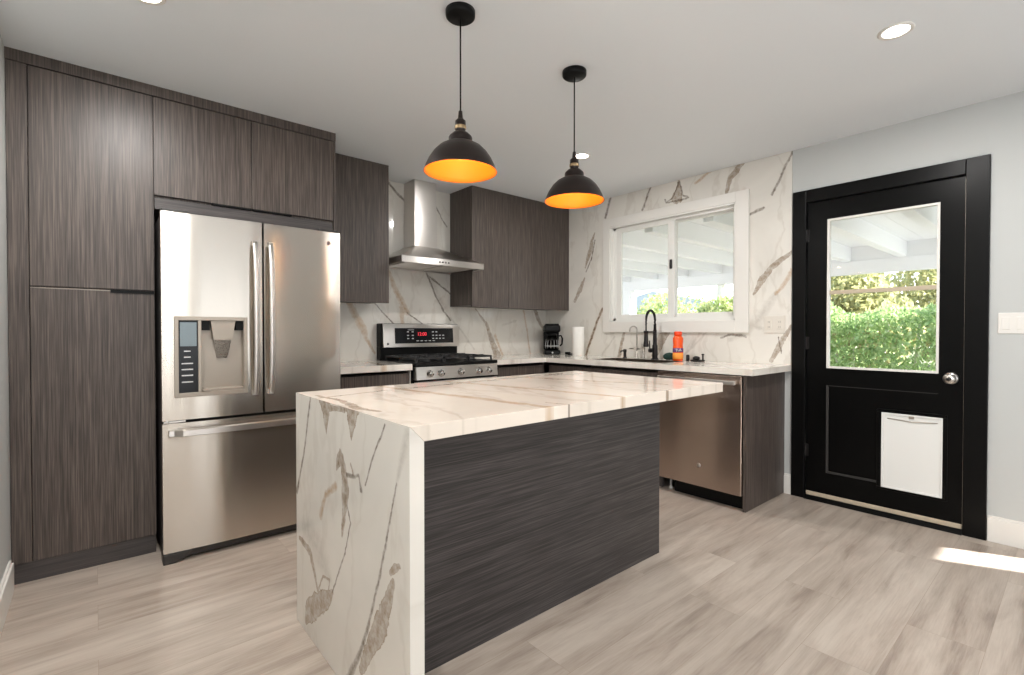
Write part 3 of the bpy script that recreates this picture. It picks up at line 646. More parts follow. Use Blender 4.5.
# ------------------------------------------------------------------ base cabinets, counters
def base_cab(label, x0, x1, y0, y1, front, splits, edge=None):
    t = thing('base_cabinet', label, 'cabinet', ((x0 + x1) / 2, (y0 + y1) / 2, 0), 'base cabinets under the wall counters')
    m = MB()
    fx, fy = (x0, y0 + .02) if front == 'Y' else (x0 + .02, y0)
    m.box(fx, x1, fy, y1, .1, .118)
    if front == 'Y': m.box(fx, fx + .018, fy, y1, .118, .874); m.box(x1 - .018, x1, fy, y1, .118, .874); m.box(fx + .018, x1 - .018, y1 - .012, y1, .118, .874)
    else: m.box(fx, x1, fy, fy + .018, .118, .874); m.box(fx, x1, y1 - .018, y1, .118, .874); m.box(x1 - .012, x1, fy + .018, y1 - .018, .118, .874)
    obj('cabinet_body', m, M_wood, t)
    for a, b in zip(splits, splits[1:]):
        m = MB()
        if front == 'Y': m.box(a + .0015, b - .0015, y0, y0 + .0195, .1, .852, .0012)
        else: m.box(x0, x0 + .0195, a + .0015, b - .0015, .1, .852, .0012)
        d = obj('door', m, M_wood, t); m = MB()
        if front == 'Y': m.box(a + .05, b - .05, y0 - .004, y0 + .014, .8525, .857)
        else: m.box(x0 - .004, x0 + .014, a + .05, b - .05, .8525, .857)
        obj('edge_pull', m, M_black, d)
    m = MB()
    if front == 'Y': m.box(x0, x1, y0 + .05, y0 + .07, .001, .1)
    else: m.box(x0 + .05, x0 + .07, y0, y1, .001, .1)
    obj('toe_kick', m, M_kick, t)
    if edge:
        m = MB(); m.box(edge - .004, edge, y0 - .001, y0 + .03, .1, .873); tag(obj('edge_band', m, M_white, t), 'white edge of the cabinet side')
base_cab('base cabinet between the refrigerator and the gas range', 1.195, 1.765, 3.222, B - .002, 'Y', [1.195, 1.755], 1.765)
base_cab('base cabinet right of the gas range running to the corner', 2.56, 3.152, 3.222, B - .002, 'Y', [2.56, 3.12])
base_cab('sink base cabinet under the window counter', 3.155, W - .008, 2.035, 3.80, 'X', [2.035, 2.61, 3.18])
k = MB(); k.box(1.193, 1.77, 3.20, B - .001, .875, CT, .002); o = obj('countertop', k, M_mctr)
tag(o, 'short marble countertop between the refrigerator and the range', 'countertop', 'marble wall counters')
SX0, SX1, SY0, SY1 = 3.24, 3.58, 2.075, 2.76
def slab(m, x0, x1, y0, y1): m.box(x0, x1, y0, y1, .879, CT)
k = MB(); slab(k, 2.56, W - .007, 3.195, B - .001); slab(k, 3.133, SX0, 1.352, 3.195); slab(k, SX1, W - .007, 1.352, 3.195); slab(k, SX0, SX1, 1.352, SY0); slab(k, SX0, SX1, SY1, 3.195)
o = obj('countertop', k, M_mctr); tag(o, 'long L shaped marble countertop with the sink, running from the range to the black door', 'countertop', 'marble wall counters')
# sink
k = MB(); zb = .70
k.box(SX0 + .0005, SX1 - .0005, SY0 + .0005, SY1 - .0005, zb, zb + .004); 
for a in ((SX0 + .0005, SX0 + .008, SY0 + .0005, SY1 - .0005), (SX1 - .008, SX1 - .0005, SY0 + .0005, SY1 - .0005), (SX0 + .008, SX1 - .008, SY0 + .0005, SY0 + .008), (SX0 + .008, SX1 - .008, SY1 - .008, SY1 - .0005)): k.box(a[0], a[1], a[2], a[3], zb, CT + .001)
sk = obj('sink', k, M_sink); tag(sk, 'dark steel sink set into the window counter', 'sink')
k = MB(); k.lathe([(.045, 0), (.045, .006), (.03, .004), (.0005, .003)], (3.41, 2.42, zb + .004), 20); obj('drain', k, M_chrome, sk)
# end panel and dishwasher
k = MB(); k.box(3.150, W - .0005, 1.398, 1.417, .0015, .878, .001); o = obj('end_panel', k, M_wood); tag(o, 'laminate end panel at the right end of the window counter beside the door', 'panel')
dw = thing('dishwasher', 'stainless dishwasher at the right end of the window counter', 'dishwasher', (3.45, 1.72, 0))
k = MB(); k.box(3.19, W - .03, 1.425, 2.03, .10, .87); obj('tub', k, M_darksteel, dw)
k = MB(); k.box(3.135, 3.185, 1.422, 2.032, .10, .872, .004); dd = obj('door', k, M_dwsteel, dw)
k = MB(); k.box(3.088, 3.106, 1.445, 2.01, .815, .842, .005)
for y in (1.47, 1.985): k.box(3.10, 3.137, y - .012, y + .012, .82, .838, .003)
obj('handle', k, M_steel2, dd)
k = MB(); k.lathe([(.014, 0), (.014, .0015), (.0005, .002)], (3.136, 1.71, .245), 20, 'X'); k.box(3.1335, 3.1345, 1.705, 1.715, .243, .247); tag(obj('badge', k, M_steel2, dd), 'small round badge')
k = MB(); k.box(3.20, 3.215, 1.425, 1.93, .0015, .095); obj('kick_plate', k, M_black, dw)
for y in (1.50, 1.985):
    k = MB(); k.lathe([(.018, .001), (.018, .01), (.008, .012), (.008, .10)], (3.24, y, 0), 12); tag(obj('levelling_foot', k, M_white, dw), 'pale levelling foot')

# ------------------------------------------------------------------ range
rg = thing('gas_range', 'stainless gas range with black cooktop and five front knobs', 'stove', (2.165, 3.5, 0))
RX0, RX1 = 1.785, 2.545
k = MB(); k.box(RX0, RX1, 3.215, 3.835, .06, .895, .003); obj('range_body', k, M_black, rg)
k = MB(); k.box(RX0 - .005, RX1 + .005, 3.175, 3.78, .896, .922, .006); obj('cooktop', k, M_black, rg)
k = MB(); k.poly([(3.165, .80), (3.215, .80), (3.215, .895), (3.178, .895)], 'X', RX0, RX1, .002); pn = obj('control_panel', k, M_steel2, rg)
for x in (1.898, 1.994, 2.173, 2.349, 2.447):
    k = MB(); k.lathe([(.028, 0), (.028, .006), (.022, .009), (.021, .03), (.018, .034), (.0005, .035)], (x, 3.172, .843), 24, 'Y'); k.box(x - .003, x + .003, 3.132, 3.14, .843, .863, .001); kb = obj('knob', k, M_chrome, rg)
k = MB(); k.box(RX0 + .004, RX1 - .004, 3.17, 3.214, .24, .785, .004); od = obj('oven_door', k, M_steel2, rg)
k = MB(); k.tube([(RX0 + .05, 3.125, .74), (RX1 - .05, 3.125, .74)], .012, 12)
for x in (RX0 + .07, RX1 - .07): k.box(x - .01, x + .01, 3.125, 3.172, .732, .748, .002)
obj('handle', k, M_steel2, od)
k = MB(); k.box(RX0 + .12, RX1 - .12, 3.1675, 3.171, .36, .66, .001); obj('oven_window', k, M_bglass, od)
k = MB(); k.box(RX0 + .004, RX1 - .004, 3.175, 3.214, .07, .23, .004); obj('drawer', k, M_steel2, rg)
k = MB(); k.box(RX0 + .02, RX1 - .02, 3.25, 3.8, .0015, .06); obj('plinth', k, M_black, rg)
# backguard
k = MB(); k.box(RX0, RX1, 3.765, 3.835, .923, 1.03, .003); k.box(RX0, RX1, 3.757, 3.835, 1.03, 1.225, .004); bg = obj('backguard', k, M_black, rg)
k = MB(); k.poly([(3.724, 1.025), (3.756, 1.025), (3.756, 1.222), (3.74, 1.222)], 'X', RX0 + .012, RX1 - .004, .003); bf = tag(obj('backguard_face', k, M_steel2, rg), 'stainless backguard face')
def yf(z): return 3.724 + (z - 1.025) / .197 * .016
th = math.atan2(.016, .197)
k = MB(); z0, z1 = 1.058, 1.187; k.poly([(yf(z0) - .003, z0), (yf(z0) + .006, z0), (yf(z1) + .006, z1), (yf(z1) - .003, z1)], 'X', 1.90, 2.475); ds = tag(obj('display_panel', k, M_bglass, bf), 'black glass display panel')
text('clock_digits', '12:00', .042, M_led, bf, (2.155, yf(1.135) - .0035, 1.135), (R(90) - th, 0, 0), .0006)
for x in (2.02, 2.065, 2.265, 2.30, 2.335, 2.37):
    for z in (1.155, 1.125, 1.098):
        if x > 2.33 and z > 1.15: continue
        k = MB(); k.box(x - .009, x + .009, yf(z) - .0042, yf(z) - .003, z - .004, z + .004); tag(obj('button', k, M_btn, bf), 'pale touch button')
for i in range(5): x = 2.11 + i * .04; k = MB(); k.box(x - .012, x + .012, yf(1.078) - .0042, yf(1.078) - .003, 1.075, 1.081); tag(obj('button', k, M_btn, bf), 'pale touch button')
k = MB(); k.box(2.02, 2.08, yf(1.172) - .0042, yf(1.172) - .003, 1.170, 1.174); tag(obj('panel_print', k, M_btn, bf), 'pale panel print')
k = MB(); k.lathe([(.010, 0), (.010, .001), (.0005, .0015)], (1.835, yf(1.055), 1.055), 20, 'Y'); tag(obj('badge', k, M_greytxt, bf), 'small round badge')
# burners and grates
for x, y in ((1.95, 3.33), (1.95, 3.62), (2.165, 3.47), (2.38, 3.33), (2.38, 3.62)):
    k = MB(); k.lathe([(.05, 0), (.05, .008), (.038, .009), (.036, .018), (.033, .021), (.0005, .022)], (x, y, .922), 24); obj('burner', k, M_iron, rg)
for x0, x1 in ((1.81, 2.045), (2.055, 2.275), (2.285, 2.52)):
    k = MB(); g = .006; z0, z1 = .948, .962; ya, yb3 = 3.215, 3.735
    for x in (x0 + g, x1 - g): k.box(x - g, x + g, ya, yb3, z0, z1, .002)
    for y in (ya + g, (ya + yb3) / 2, yb3 - g): k.box(x0, x1, y - g, y + g, z0, z1, .002)
    xm = (x0 + x1) / 2
    for y in (3.335, 3.61): k.box(xm - .006, xm + .006, y - .10, y - .03, z0, z1 + .004, .002); k.box(xm - .006, xm + .006, y + .03, y + .10, z0, z1 + .004, .002); k.box(x0, xm - .03, y - .006, y + .006, z0, z1 + .004, .002); k.box(xm + .03, x1, y - .006, y + .006, z0, z1 + .004, .002)
    for x in (x0 + g, x1 - g):
        for y in (ya + g, (ya + yb3) / 2, yb3 - g): k.box(x - g, x + g, y - g, y + g, .922, z0 + .002)
    obj('grate', k, M_iron, rg)

# ------------------------------------------------------------------ range hood
hd = thing('range_hood', 'stainless chimney range hood on the marble wall above the range', 'range hood', (2.153, 3.6, 1.685))
HX0, HX1, HY = 1.766, 2.54, 3.352
k = MB(); k.hexa([(HX0, HY, 1.736), (HX1, HY, 1.736), (HX1, B - .002, 1.736), (HX0, B - .002, 1.736)], [(2.03, 3.64, 1.875), (2.27, 3.64, 1.875), (2.27, B - .002, 1.875), (2.03, B - .002, 1.875)])
m_ = k; obj('canopy', m_, M_steel2, hd)
k = MB(); t_ = .01
k.box(HX0, HX1, HY, HY + t_, 1.688, 1.737, .001); k.box(HX0, HX0 + t_, HY + t_, B - .002, 1.688, 1.737); k.box(HX1 - t_, HX1, HY + t_, B - .002, 1.688, 1.737); k.box(HX0, HX1, B - .012, B - .002, 1.688, 1.737)
bnd = obj('front_band', k, M_steel2, hd)
k = MB(); k.box(HX0 + .01, HX1 - .01, HY + .01, B - .012, 1.70, 1.704); obj('underside', k, M_steel2, hd)
for x0, x1 in ((1.82, 2.14), (2.165, 2.485)):
    k = MB(); k.box(x0, x1, HY + .06, B - .08, 1.692, 1.6995, .002)
    for i in range(8): yy = HY + .09 + i * .035; k.box(x0 + .02, x1 - .02, yy, yy + .012, 1.69, 1.6925)
    obj('filter', k, M_steel2, hd)
k = MB(); k.box(2.04, 2.26, 3.65, B - .002, 1.876, 2.17, .002); obj('chimney', k, M_steel2, hd)
k = MB(); k.box(2.044, 2.256, 3.654, B - .002, 2.17, CE - .001, .002); obj('upper_chimney', k, M_steel2, hd)
for i in range(4):
    k = MB(); k.lathe([(.007, 0), (.007, .003), (.0005, .004)], (2.10 + i * .028, HY, 1.713), 14, 'Y'); obj('button', k, M_darksteel, hd)

# ------------------------------------------------------------------ things on the counter
fc = thing('kitchen_faucet', 'tall black pull-down spring faucet behind the sink', 'faucet', (3.65, 2.395, CT))
fx, fy = 3.65, 2.395
k = MB(); k.lathe([(.032, 0), (.032, .006), (.024, .01), (.022, .12), (.017, .125), (.016, .25), (.012, .252), (.012, .30)], (fx, fy, CT), 20); obj('stem', k, M_blackm, fc)
k = MB(); pts = []; rr = .065
for i in range(17):
    a = math.pi * i / 16; pts.append((fx - rr + rr * math.cos(a), fy, CT + .335 + rr * 1.25 * math.sin(a)))
pts = [(fx, fy, CT + .25)] + pts + [(fx - 2 * rr, fy, CT + .27), (fx - 2 * rr, fy, CT + .235)]
k.tube(pts, .0065, 10); hs = obj('hose', k, M_blackm, fc)
k = MB(); co = []   # coil spring round the hose
tot = 46
def along(t):
    f_ = t * (len(pts) - 1); i = min(int(f_), len(pts) - 2); return Vector(pts[i]).lerp(Vector(pts[i + 1]), f_ - i), (Vector(pts[i + 1]) - Vector(pts[i])).normalized()
for i in range(tot * 8 + 1):
    p, d = along(i / (tot * 8) * .93); a = 2 * math.pi * i / 8; n1 = Vector((0, 1, 0)); n2 = d.cross(n1); co.append(p + (n1 * math.cos(a) + n2 * math.sin(a)) * .0092)
k.tube(co, .0022, 5); obj('spring', k, M_blackm, fc)
k = MB(); k.lathe([(.022, 0), (.024, .01), (.017, .05), (.016, .12), (.012, .13)], (fx - 2 * rr, fy, CT + .11), 18); obj('spray_head', k, M_blackm, fc)
k = MB(); k.tube([(fx, fy, CT + .235), (fx - 2 * rr + .01, fy, CT + .235)], .006, 8); k.lathe([(.021, 0), (.021, .018)], (fx - 2 * rr, fy, CT + .226), 16); obj('holder_arm', k, M_blackm, fc)
k = MB(); k.tube([(fx, fy, CT + .075), (fx, fy + .055, CT + .075)], .019, 12); k.tube([(fx, fy + .05, CT + .08), (fx, fy + .055, CT + .16)], .005, 8); obj('lever', k, M_blackm, fc)
ff = thing('filter_faucet', 'slim brushed nickel filter tap with a hooked spout, left of the black faucet', 'faucet', (3.66, 2.585, CT))
k = MB(); k.lathe([(.022, 0), (.022, .005), (.013, .01), (.011, .06), (.006, .065)], (3.66, 2.585, CT), 18); obj('base', k, M_nickel, ff)
pts = [(3.66, 2.585, CT + .05), (3.66, 2.585, CT + .25)] + [(3.66 - .03 + .03 * math.cos(math.pi * i / 12), 2.585 + .016 * (1 - math.cos(math.pi * i / 12)), CT + .25 + .035 * math.sin(math.pi * i / 12)) for i in range(1, 13)] + [(3.602, 2.62, CT + .238)]
k = MB(); k.tube(pts, .006, 8); obj('spout', k, M_nickel, ff)
k = MB(); k.tube([(3.66, 2.585, CT + .085), (3.66, 2.665, CT + .085)], .007, 8); k.tube([(3.66, 2.585, CT + .085), (3.66, 2.53, CT + .085)], .006, 8); obj('lever', k, M_nickel, ff)
ag = thing('air_gap', 'short brushed nickel cylinder between the filter tap and the black faucet', 'sink fitting', (3.665, 2.52, CT))
k = MB(); k.lathe([(.02, 0), (.02, .004), (.015, .006), (.015, .075), (.012, .08), (.0005, .081)], (3.665, 2.52, CT), 18); obj('body', k, M_nickel, ag)
k = MB(); k.lathe([(.017, .083), (.017, .125), (.012, .13), (.0005, .131)], (3.665, 2.52, CT), 18); obj('cap', k, M_nickel, ag)
sd_ = thing('soap_dispenser', 'small black soap pump on the counter left of the filter tap', 'soap dispenser', (3.655, 2.71, CT))
k = MB(); k.lathe([(.019, 0), (.019, .005), (.014, .008), (.013, .05), (.016, .052), (.016, .075), (.0005, .078)], (3.655, 2.71, CT), 16); obj('pump', k, M_blackm, sd_)
k = MB(); k.tube([(3.655, 2.71, CT + .066), (3.60, 2.71, CT + .062), (3.59, 2.71, CT + .05)], .006, 8); obj('spout', k, M_blackm, sd_)
k = MB()
for i in range(5): k.ico((3.64 + random.uniform(-.02, .02), 2.245 + (i - 2) * .018, CT + .028), .03, (1, 1, .9), 2, .1)
k.ico((3.63, 2.245, CT + .034), .036, (1, 1.3, .9), 2, .08)
o = origin(obj('scrubber', k, M_green), (3.63, 2.245, CT)); tag(o, 'dark green scrubbing pad next to the orange bottle', 'sponge')
bt = thing('spray_bottle', 'orange cleaner bottle with purple label standing on the window counter', 'bottle', (3.60, 2.147, CT))
def oval(prof, at, sx_, sy_, rz):
    m = MB(); Mx = Matrix.Translation(at) @ Matrix.Rotation(rz, 4, 'Z') @ Matrix.Diagonal((sx_, sy_, 1, 1)); m.lathe(prof, n=28, m=Mx); return m
rz = R(-42); at = (3.60, 2.147, CT)
obj('bottle_body', oval([(.036, .001), (.041, .006), (.041, .10), (.038, .13), (.041, .16), (.041, .185), (.03, .203), (.02, .208)], at, 1, .62, rz), M_orange, bt)
obj('cap', oval([(.030, .206), (.032, .210), (.031, .232), (.026, .238), (.0005, .239)], at, 1, .8, rz), M_orangecap, bt)
tag(obj('label', oval([(.0405, .016), (.0422, .018), (.0422, .062), (.0405, .064)], at, 1, .64, rz), M_yellowlab, bt), 'yellow orange label band')
lb = tag(obj('upper_label', oval([(.0405, .07), (.0425, .072), (.0422, .10), (.0395, .105)], at, 1, .65, rz), M_purple, bt), 'purple label band')
k = MB(); fd = Vector((-math.sin(R(42)), -math.cos(R(42)), 0)); sdv = Vector((math.cos(R(42)), -math.sin(R(42)), 0)); c0 = Vector(at) + fd * .029
st = [(-.022, .098), (-.018, .075), (-.012, .092), (-.006, .076), (0, .09), (.004, .078), (.01, .102), (.014, .08), (.022, .086)]
k.tube([c0 + sdv * a + Vector((0, 0, b)) + fd * (-.012 * (a / .03) ** 2) for a, b in st], .0022, 6); tag(obj('script_mark', k, M_paper, bt), 'white scrawled script')
k = MB(); k.lathe([(.012, 0), (.014, .004), (.014, .045), (.01, .05), (.0005, .052)], (3.655, 2.092, CT), 14); o = origin(obj('soap_pump', k, M_blackm), (3.655, 2.092, CT)); tag(o, 'tiny upright black pump directly right of the orange bottle', 'soap pump')
k = MB(); k.lathe([(.05, 0), (.055, .004), (.058, .012), (.05, .012), (.046, .006), (.0005, .006)], (3.66, 2.01, CT), 20); k.ico((3.66, 2.02, CT + .024), .024, (1.2, 1.2, .8), 2, .06); sn = obj('strainer', k, M_blackm); origin(sn, (3.66, 2.01, CT)); tag(sn, 'low black sink strainer with a knob, right of the orange bottle', 'sink strainer')
k = MB(); k.lathe([(.006, .012), (.006, .05), (.011, .052), (.011, .06), (.0005, .062)], (3.66, 1.965, CT), 12); obj('knob', k, M_blackm, sn)

# paper towel
pt = thing('paper_towel_roll', 'white paper towel roll standing in the counter corner', 'paper towel', (3.63, 3.25, CT))
k = MB(); k.lathe([(.0565, .001), (.058, .003), (.058, .282), (.0565, .284), (.021, .284), (.021, .002)], (3.63, 3.25, CT), 36, cap=False); obj('paper_roll', k, M_paper, pt)
k = MB(); k.lathe([(.0208, .001), (.0208, .283), (.019, .283), (.019, .001)], (3.63, 3.25, CT), 24, cap=False); obj('cardboard_core', k, M_beige, pt)

# coffee maker (local, front faces -Y)
cm = thing('coffee_maker', 'small black drip coffee maker with glass carafe in the corner', 'coffee maker', (3.62, 3.61, CT), local=True, rz=R(-40))
k = MB(); k.box(-.082, .082, -.095, .10, .001, .045, .014, 3); cb_ = obj('base', k, M_black, cm)
k = MB(); k.box(-.08, .08, .035, .10, .045, .235, .012, 3); obj('water_tank', k, M_black, cm)
k = MB(); k.box(-.084, .084, -.085, .10, .232, .305, .018, 3); k.box(-.07, .07, -.06, .08, .303, .318, .008); obj('brew_head', k, M_black, cm)
k = MB(); k.lathe([(.05, .05), (.066, .06), (.07, .10), (.064, .15), (.05, .185), (.052, .195)], (0, -.03, 0), 28, cap=False); obj('carafe', k, M_carafe, cm)
k = MB(); k.lathe([(.053, .195), (.053, .212), (.02, .22), (.0005, .22)], (0, -.03, 0), 24); k.lathe([(.0645, .145), (.066, .148), (.066, .158), (.062, .16)], (0, -.03, 0), 28, cap=False); obj('carafe_lid', k, M_black, cm)
k = MB(); k.tube([(.055, -.06, .19), (.09, -.075, .195), (.102, -.08, .165), (.098, -.078, .11), (.08, -.07, .09)], .009, 8); obj('handle', k, M_black, cm)
k = MB(); k.lathe([(.068, .085), (.0725, .087), (.0725, .091), (.068, .093)], (0, -.03, 0), 28, cap=False)
for a in range(-70, 71, 28):
    q = R(a - 90); k.tube([(.0715 * math.cos(q), -.03 + .0715 * math.sin(q), .065), (.0725 * math.cos(q), -.03 + .0725 * math.sin(q), .10), (.066 * math.cos(q), -.03 + .066 * math.sin(q), .147)], .0022, 5)
tag(obj('carafe_marks', k, M_btn, cm), 'pale carafe markings')
k = MB(); k.lathe([(.010, 0), (.010, .004), (.0005, .005)], (0, -.095, .022), 16, 'Y'); tag(obj('switch', k, M_btn, cm), 'pale switch')
k = MB(); k.tube([(3.70, 3.47, CT + .012), (3.70, 3.44, CT + .008), (3.66, 3.39, CT + .006), (3.69, 3.36, CT + .006), (3.72, 3.40, CT + .008), (3.68, 3.43, CT + .006)], .006, 6); k.box(3.675, 3.715, 3.43, 3.475, CT + .001, CT + .028, .005)
o = origin(obj('power_cord', k, M_black), (3.69, 3.42, CT)); tag(o, 'coiled black cord on the counter between coffee maker and paper towel', 'cord')

# ------------------------------------------------------------------ plates on the walls
def plate(name, label, cat, y0, y1, z0, z1, xf, m, n, kind):
    t = thing(name, label, cat, (xf, (y0 + y1) / 2, (z0 + z1) / 2)); k = MB(); k.box(xf - .006, xf, y0, y1, z0, z1, .003); obj('cover_plate', k, m, t)
    for i in range(n):
        yc = y1 - (y1 - y0) * (i + .5) / n; k = MB()
        k.box(xf - .009, xf - .004, yc - .017, yc + .017, (z0 + z1) / 2 - .034, (z0 + z1) / 2 + .034, .002); r_ = obj('rocker' if kind == 's' else 'socket', k, m, t)
        if kind == 'o':
            for dz in (-.018, .018):
                k = MB()
                for dy in (-.005, .005): k.box(xf - .0096, xf - .0088, yc + dy - .001, yc + dy + .001, (z0 + z1) / 2 + dz - .005, (z0 + z1) / 2 + dz + .005)
                obj('slot', k, M_greytxt, r_)
plate('light_switch', 'white rocker switch plate on the grey wall right of the black door', 'light switch', .135, .313, 1.147, 1.26, W, M_white, 3, 's')
M_plate = mat('cream_plate_plastic', srgb(214, 208, 198), .4)
plate('outlet', 'cream double outlet plate on the marble right of the window', 'outlet', 1.395, 1.540, 1.146, 1.272, W - .006, M_plate, 2, 'o')

# ------------------------------------------------------------------ island
il = thing('kitchen_island', 'large kitchen island with marble waterfall top and dark laminate panel', 'kitchen island', ISL)
IX0, IX1, IY0, IY1 = .61, 2.275, 1.12, 2.05
k = MB(); k.poly([(IX0 + .0005, .915), (IX0 + .0435, .872), (IX1, .872), (IX1, .915)], 'Y', IY0, IY1, .0008); obj('marble_top', k, M_mtop, il)
k = MB(); k.poly([(IX0, .001), (IX0 + .043, .001), (IX0 + .043, .872), (IX0, .915)], 'Y', IY0, IY1, .0008); tag(obj('waterfall_leg', k, M_mleg, il), 'veined marble waterfall end')
k = MB(); k.box(IX0 + .046, 2.24, 1.44, 1.46, .001, .8715); tag(obj('back_panel', k, M_woodx, il), 'horizontal grain laminate back panel')
k = MB(); k.box(IX0 + .046, 2.222, 1.461, 2.005, .1, .8715); obj('cabinet_body', k, M_wood, il)
k = MB(); k.box(2.2225, 2.24, 1.461, 2.02, .001, .8715); obj('side_panel', k, M_wood, il)
for i in range(3):
    x0 = IX0 + .05 + i * .523; k = MB(); k.box(x0, x0 + .519, 2.0055, 2.025, .1, .85, .0012); obj('door', k, M_wood, il)
k = MB(); k.box(IX0 + .05, 2.22, 1.93, 1.95, .001, .1); obj('toe_kick', k, M_kick, il)

# ------------------------------------------------------------------ pendants
def pendant(loc, label, zr=1.797):
    x, y = loc; t = thing('pendant_lamp', label, 'pendant lamp', (x, y, CE), 'pendant lamps over the island')
    k = MB(); k.lathe([(.0005, CE - .028), (.052, CE - .028), (.058, CE - .023), (.059, CE - .001)], (x, y, 0), 32); obj('canopy', k, M_black, t)
    zt = zr + .245
    k = MB(); k.tube([(x, y, CE - .03), (x, y, zt - .01)], .0032, 8); obj('cord', k, M_black, t)
    k = MB(); k.lathe([(.004, zt), (.008, zt - .004), (.010, zt - .03), (.014, zt - .036), (.021, zt - .042), (.022, zt - .075), (.019, zt - .082), (.019, zt - .095)], (x, y, 0), 24); sk_ = obj('socket', k, M_brass if False else M_bronze, t)
    k = MB(); k.lathe([(.0225, zt - .062), (.0232, zt - .064), (.0232, zt - .074), (.0225, zt - .076)], (x, y, 0), 24, cap=False); tag(obj('socket_ring', k, M_brass, t), 'brass ring')
    k = MB(); k.lathe([(.019, zr + .158), (.030, zr + .155), (.044, zr + .142), (.047, zr + .135), (.047, zr + .118), (.052, zr + .113)], (x, y, 0), 32, cap=False); obj('collar', k, M_bronze, t)
    pr = [(.050, zr + .1145), (.062, zr + .111), (.085, zr + .098), (.108, zr + .075), (.126, zr + .048), (.139, zr + .02), (.145, zr + .003), (.1465, zr)]
    k = MB(); k.lathe(pr, (x, y, 0), 48, cap=False); obj('shade', k, M_bronze, t)
    k = MB(); k.lathe([(.1455, zr + .0005)] + [(r - .003, z - .0015) for r, z in pr[::-1][1:]] + [(.0005, zr + .112)], (x, y, 0), 48, cap=False); tag(obj('shade_lining', k, M_gold, t), 'orange gold lining')
    k = MB(); k.lathe([(.0005, zr + .055), (.012, zr + .057), (.02, zr + .067), (.021, zr + .075), (.016, zr + .088), (.012, zr + .096), (.012, zr + .108)], (x, y, 0), 20); obj('bulb', k, M_bulb, t)
    lamp('pendant_glow', 'POINT', (x, y, zr + .025), 1.5, (1, .70, .38), shadow_soft_size=.02)
    return t
pendant((1.119, 1.63), 'nearer and larger looking of two black dome pendants, hanging left over the island')
pendant((1.802, 1.642), 'farther of two black dome pendants, hanging right over the island towards the window', 1.800)

# ------------------------------------------------------------------ recessed lights
def downlight(x, y, label, power=18):
    t = thing('recessed_light', label, 'ceiling light', (x, y, CE), 'recessed ceiling lights')
    k = MB(); k.lathe([(.050, -.002), (.062, -.001), (.064, -.005), (.060, -.008), (.048, -.006)], (x, y, CE), 36, cap=False); obj('trim_ring', k, M_white, t)
    k = MB(); k.lathe([(.0005, -.004), (.049, -.004), (.049, -.0015), (.0005, -.0012)], (x, y, CE), 36); obj('lens', k, M_lens, t)
    lamp('downlight_beam', 'AREA', (x, y, CE - .012), power, (1, .97, .94), (0, 0, 0), shape='DISK', size=.085)
downlight(2.594, .535, 'round recessed ceiling light near the black door')
downlight(2.70, 2.387, 'round recessed ceiling light behind the farther pendant', 12)
downlight(.155, 2.315, 'round recessed ceiling light above the pantry at the top edge')
for x, y in ((.155, .5), (.155, -1.3)): downlight(x, y, 'added recessed ceiling light, unseen, brightening the room from behind the camera')  # unseen lights added to lift the floor brightness

# ------------------------------------------------------------------ outside
k = MB(); k.box(W + .14, 9.0, -.01, 12, -.12, -.03); struct('patio_floor', k, M_stone_out)
k = MB(); k.box(9.0, 40, -14, 30, -.14, -.04); struct('ground', k, M_lawn)
pr_ = thing('patio_cover', 'white painted patio roof with open rafters outside the window and door', 'patio roof', (5.8, 3, 2.2))
XB = 7.6
k = MB()
y = .0
while y < 9: k.box(W + .141, XB + .3, y, y + .137, 2.262, 2.285); y += .14
obj('roof_boards', k, M_white_out, pr_)
y = .3
for i in range(15):
    k = MB(); yy = .315 + i * .58; k.box(W + .141, XB + .15, yy - .045, yy + .045, 2.075, 2.2615, .004); obj('rafter', k, M_white_out, pr_)
k = MB(); k.box(XB - .05, XB + .05, -.0, 9, 1.905, 2.0745, .004); obj('header_beam', k, M_white_out, pr_)
k = MB(); k.box(XB - .03, XB + .03, -.0, 9, 2.0765, 2.2615); obj('blocking', k, M_white_out, pr_)
for yy in (.25, 5.55, 8.8):
    k = MB(); k.box(XB - .1, XB + .1, yy - .1, yy + .1, -.029, 1.904, .005); obj('post', k, M_white_out, pr_)
# foliage
def leafmat(name, a, b, c):
    m = mat(name, a, .6); nt = m.node_tree; n = noise(nt, mapping(nt, (1, 1, 1)), 9, 4, .65)
    col = ramp(nt, n.outputs['Fac'], [(.35, a), (.52, b), (.68, c)]); nt.links.new(col, nt.nodes['Principled BSDF'].inputs['Base Color'])
    tr = nt.nodes.new('ShaderNodeBsdfTranslucent'); nt.links.new(col, tr.inputs[0]); mx = nt.nodes.new('ShaderNodeMixShader'); mx.inputs[0].default_value = .45
    nt.links.new(nt.nodes['Principled BSDF'].outputs[0], mx.inputs[1]); nt.links.new(tr.outputs[0], mx.inputs[2]); nt.links.new(mx.outputs[0], nt.nodes['Material Output'].inputs[0])
    return m
M_hedge = leafmat('hedge_leaves', srgb(120, 150, 92), srgb(164, 184, 124), srgb(206, 214, 168))
M_shrub = leafmat('shrub_leaves', srgb(128, 150, 96), srgb(176, 184, 124), srgb(218, 210, 156))
M_far = leafmat('far_leaves', srgb(120, 128, 92), srgb(172, 170, 120), srgb(212, 198, 150))
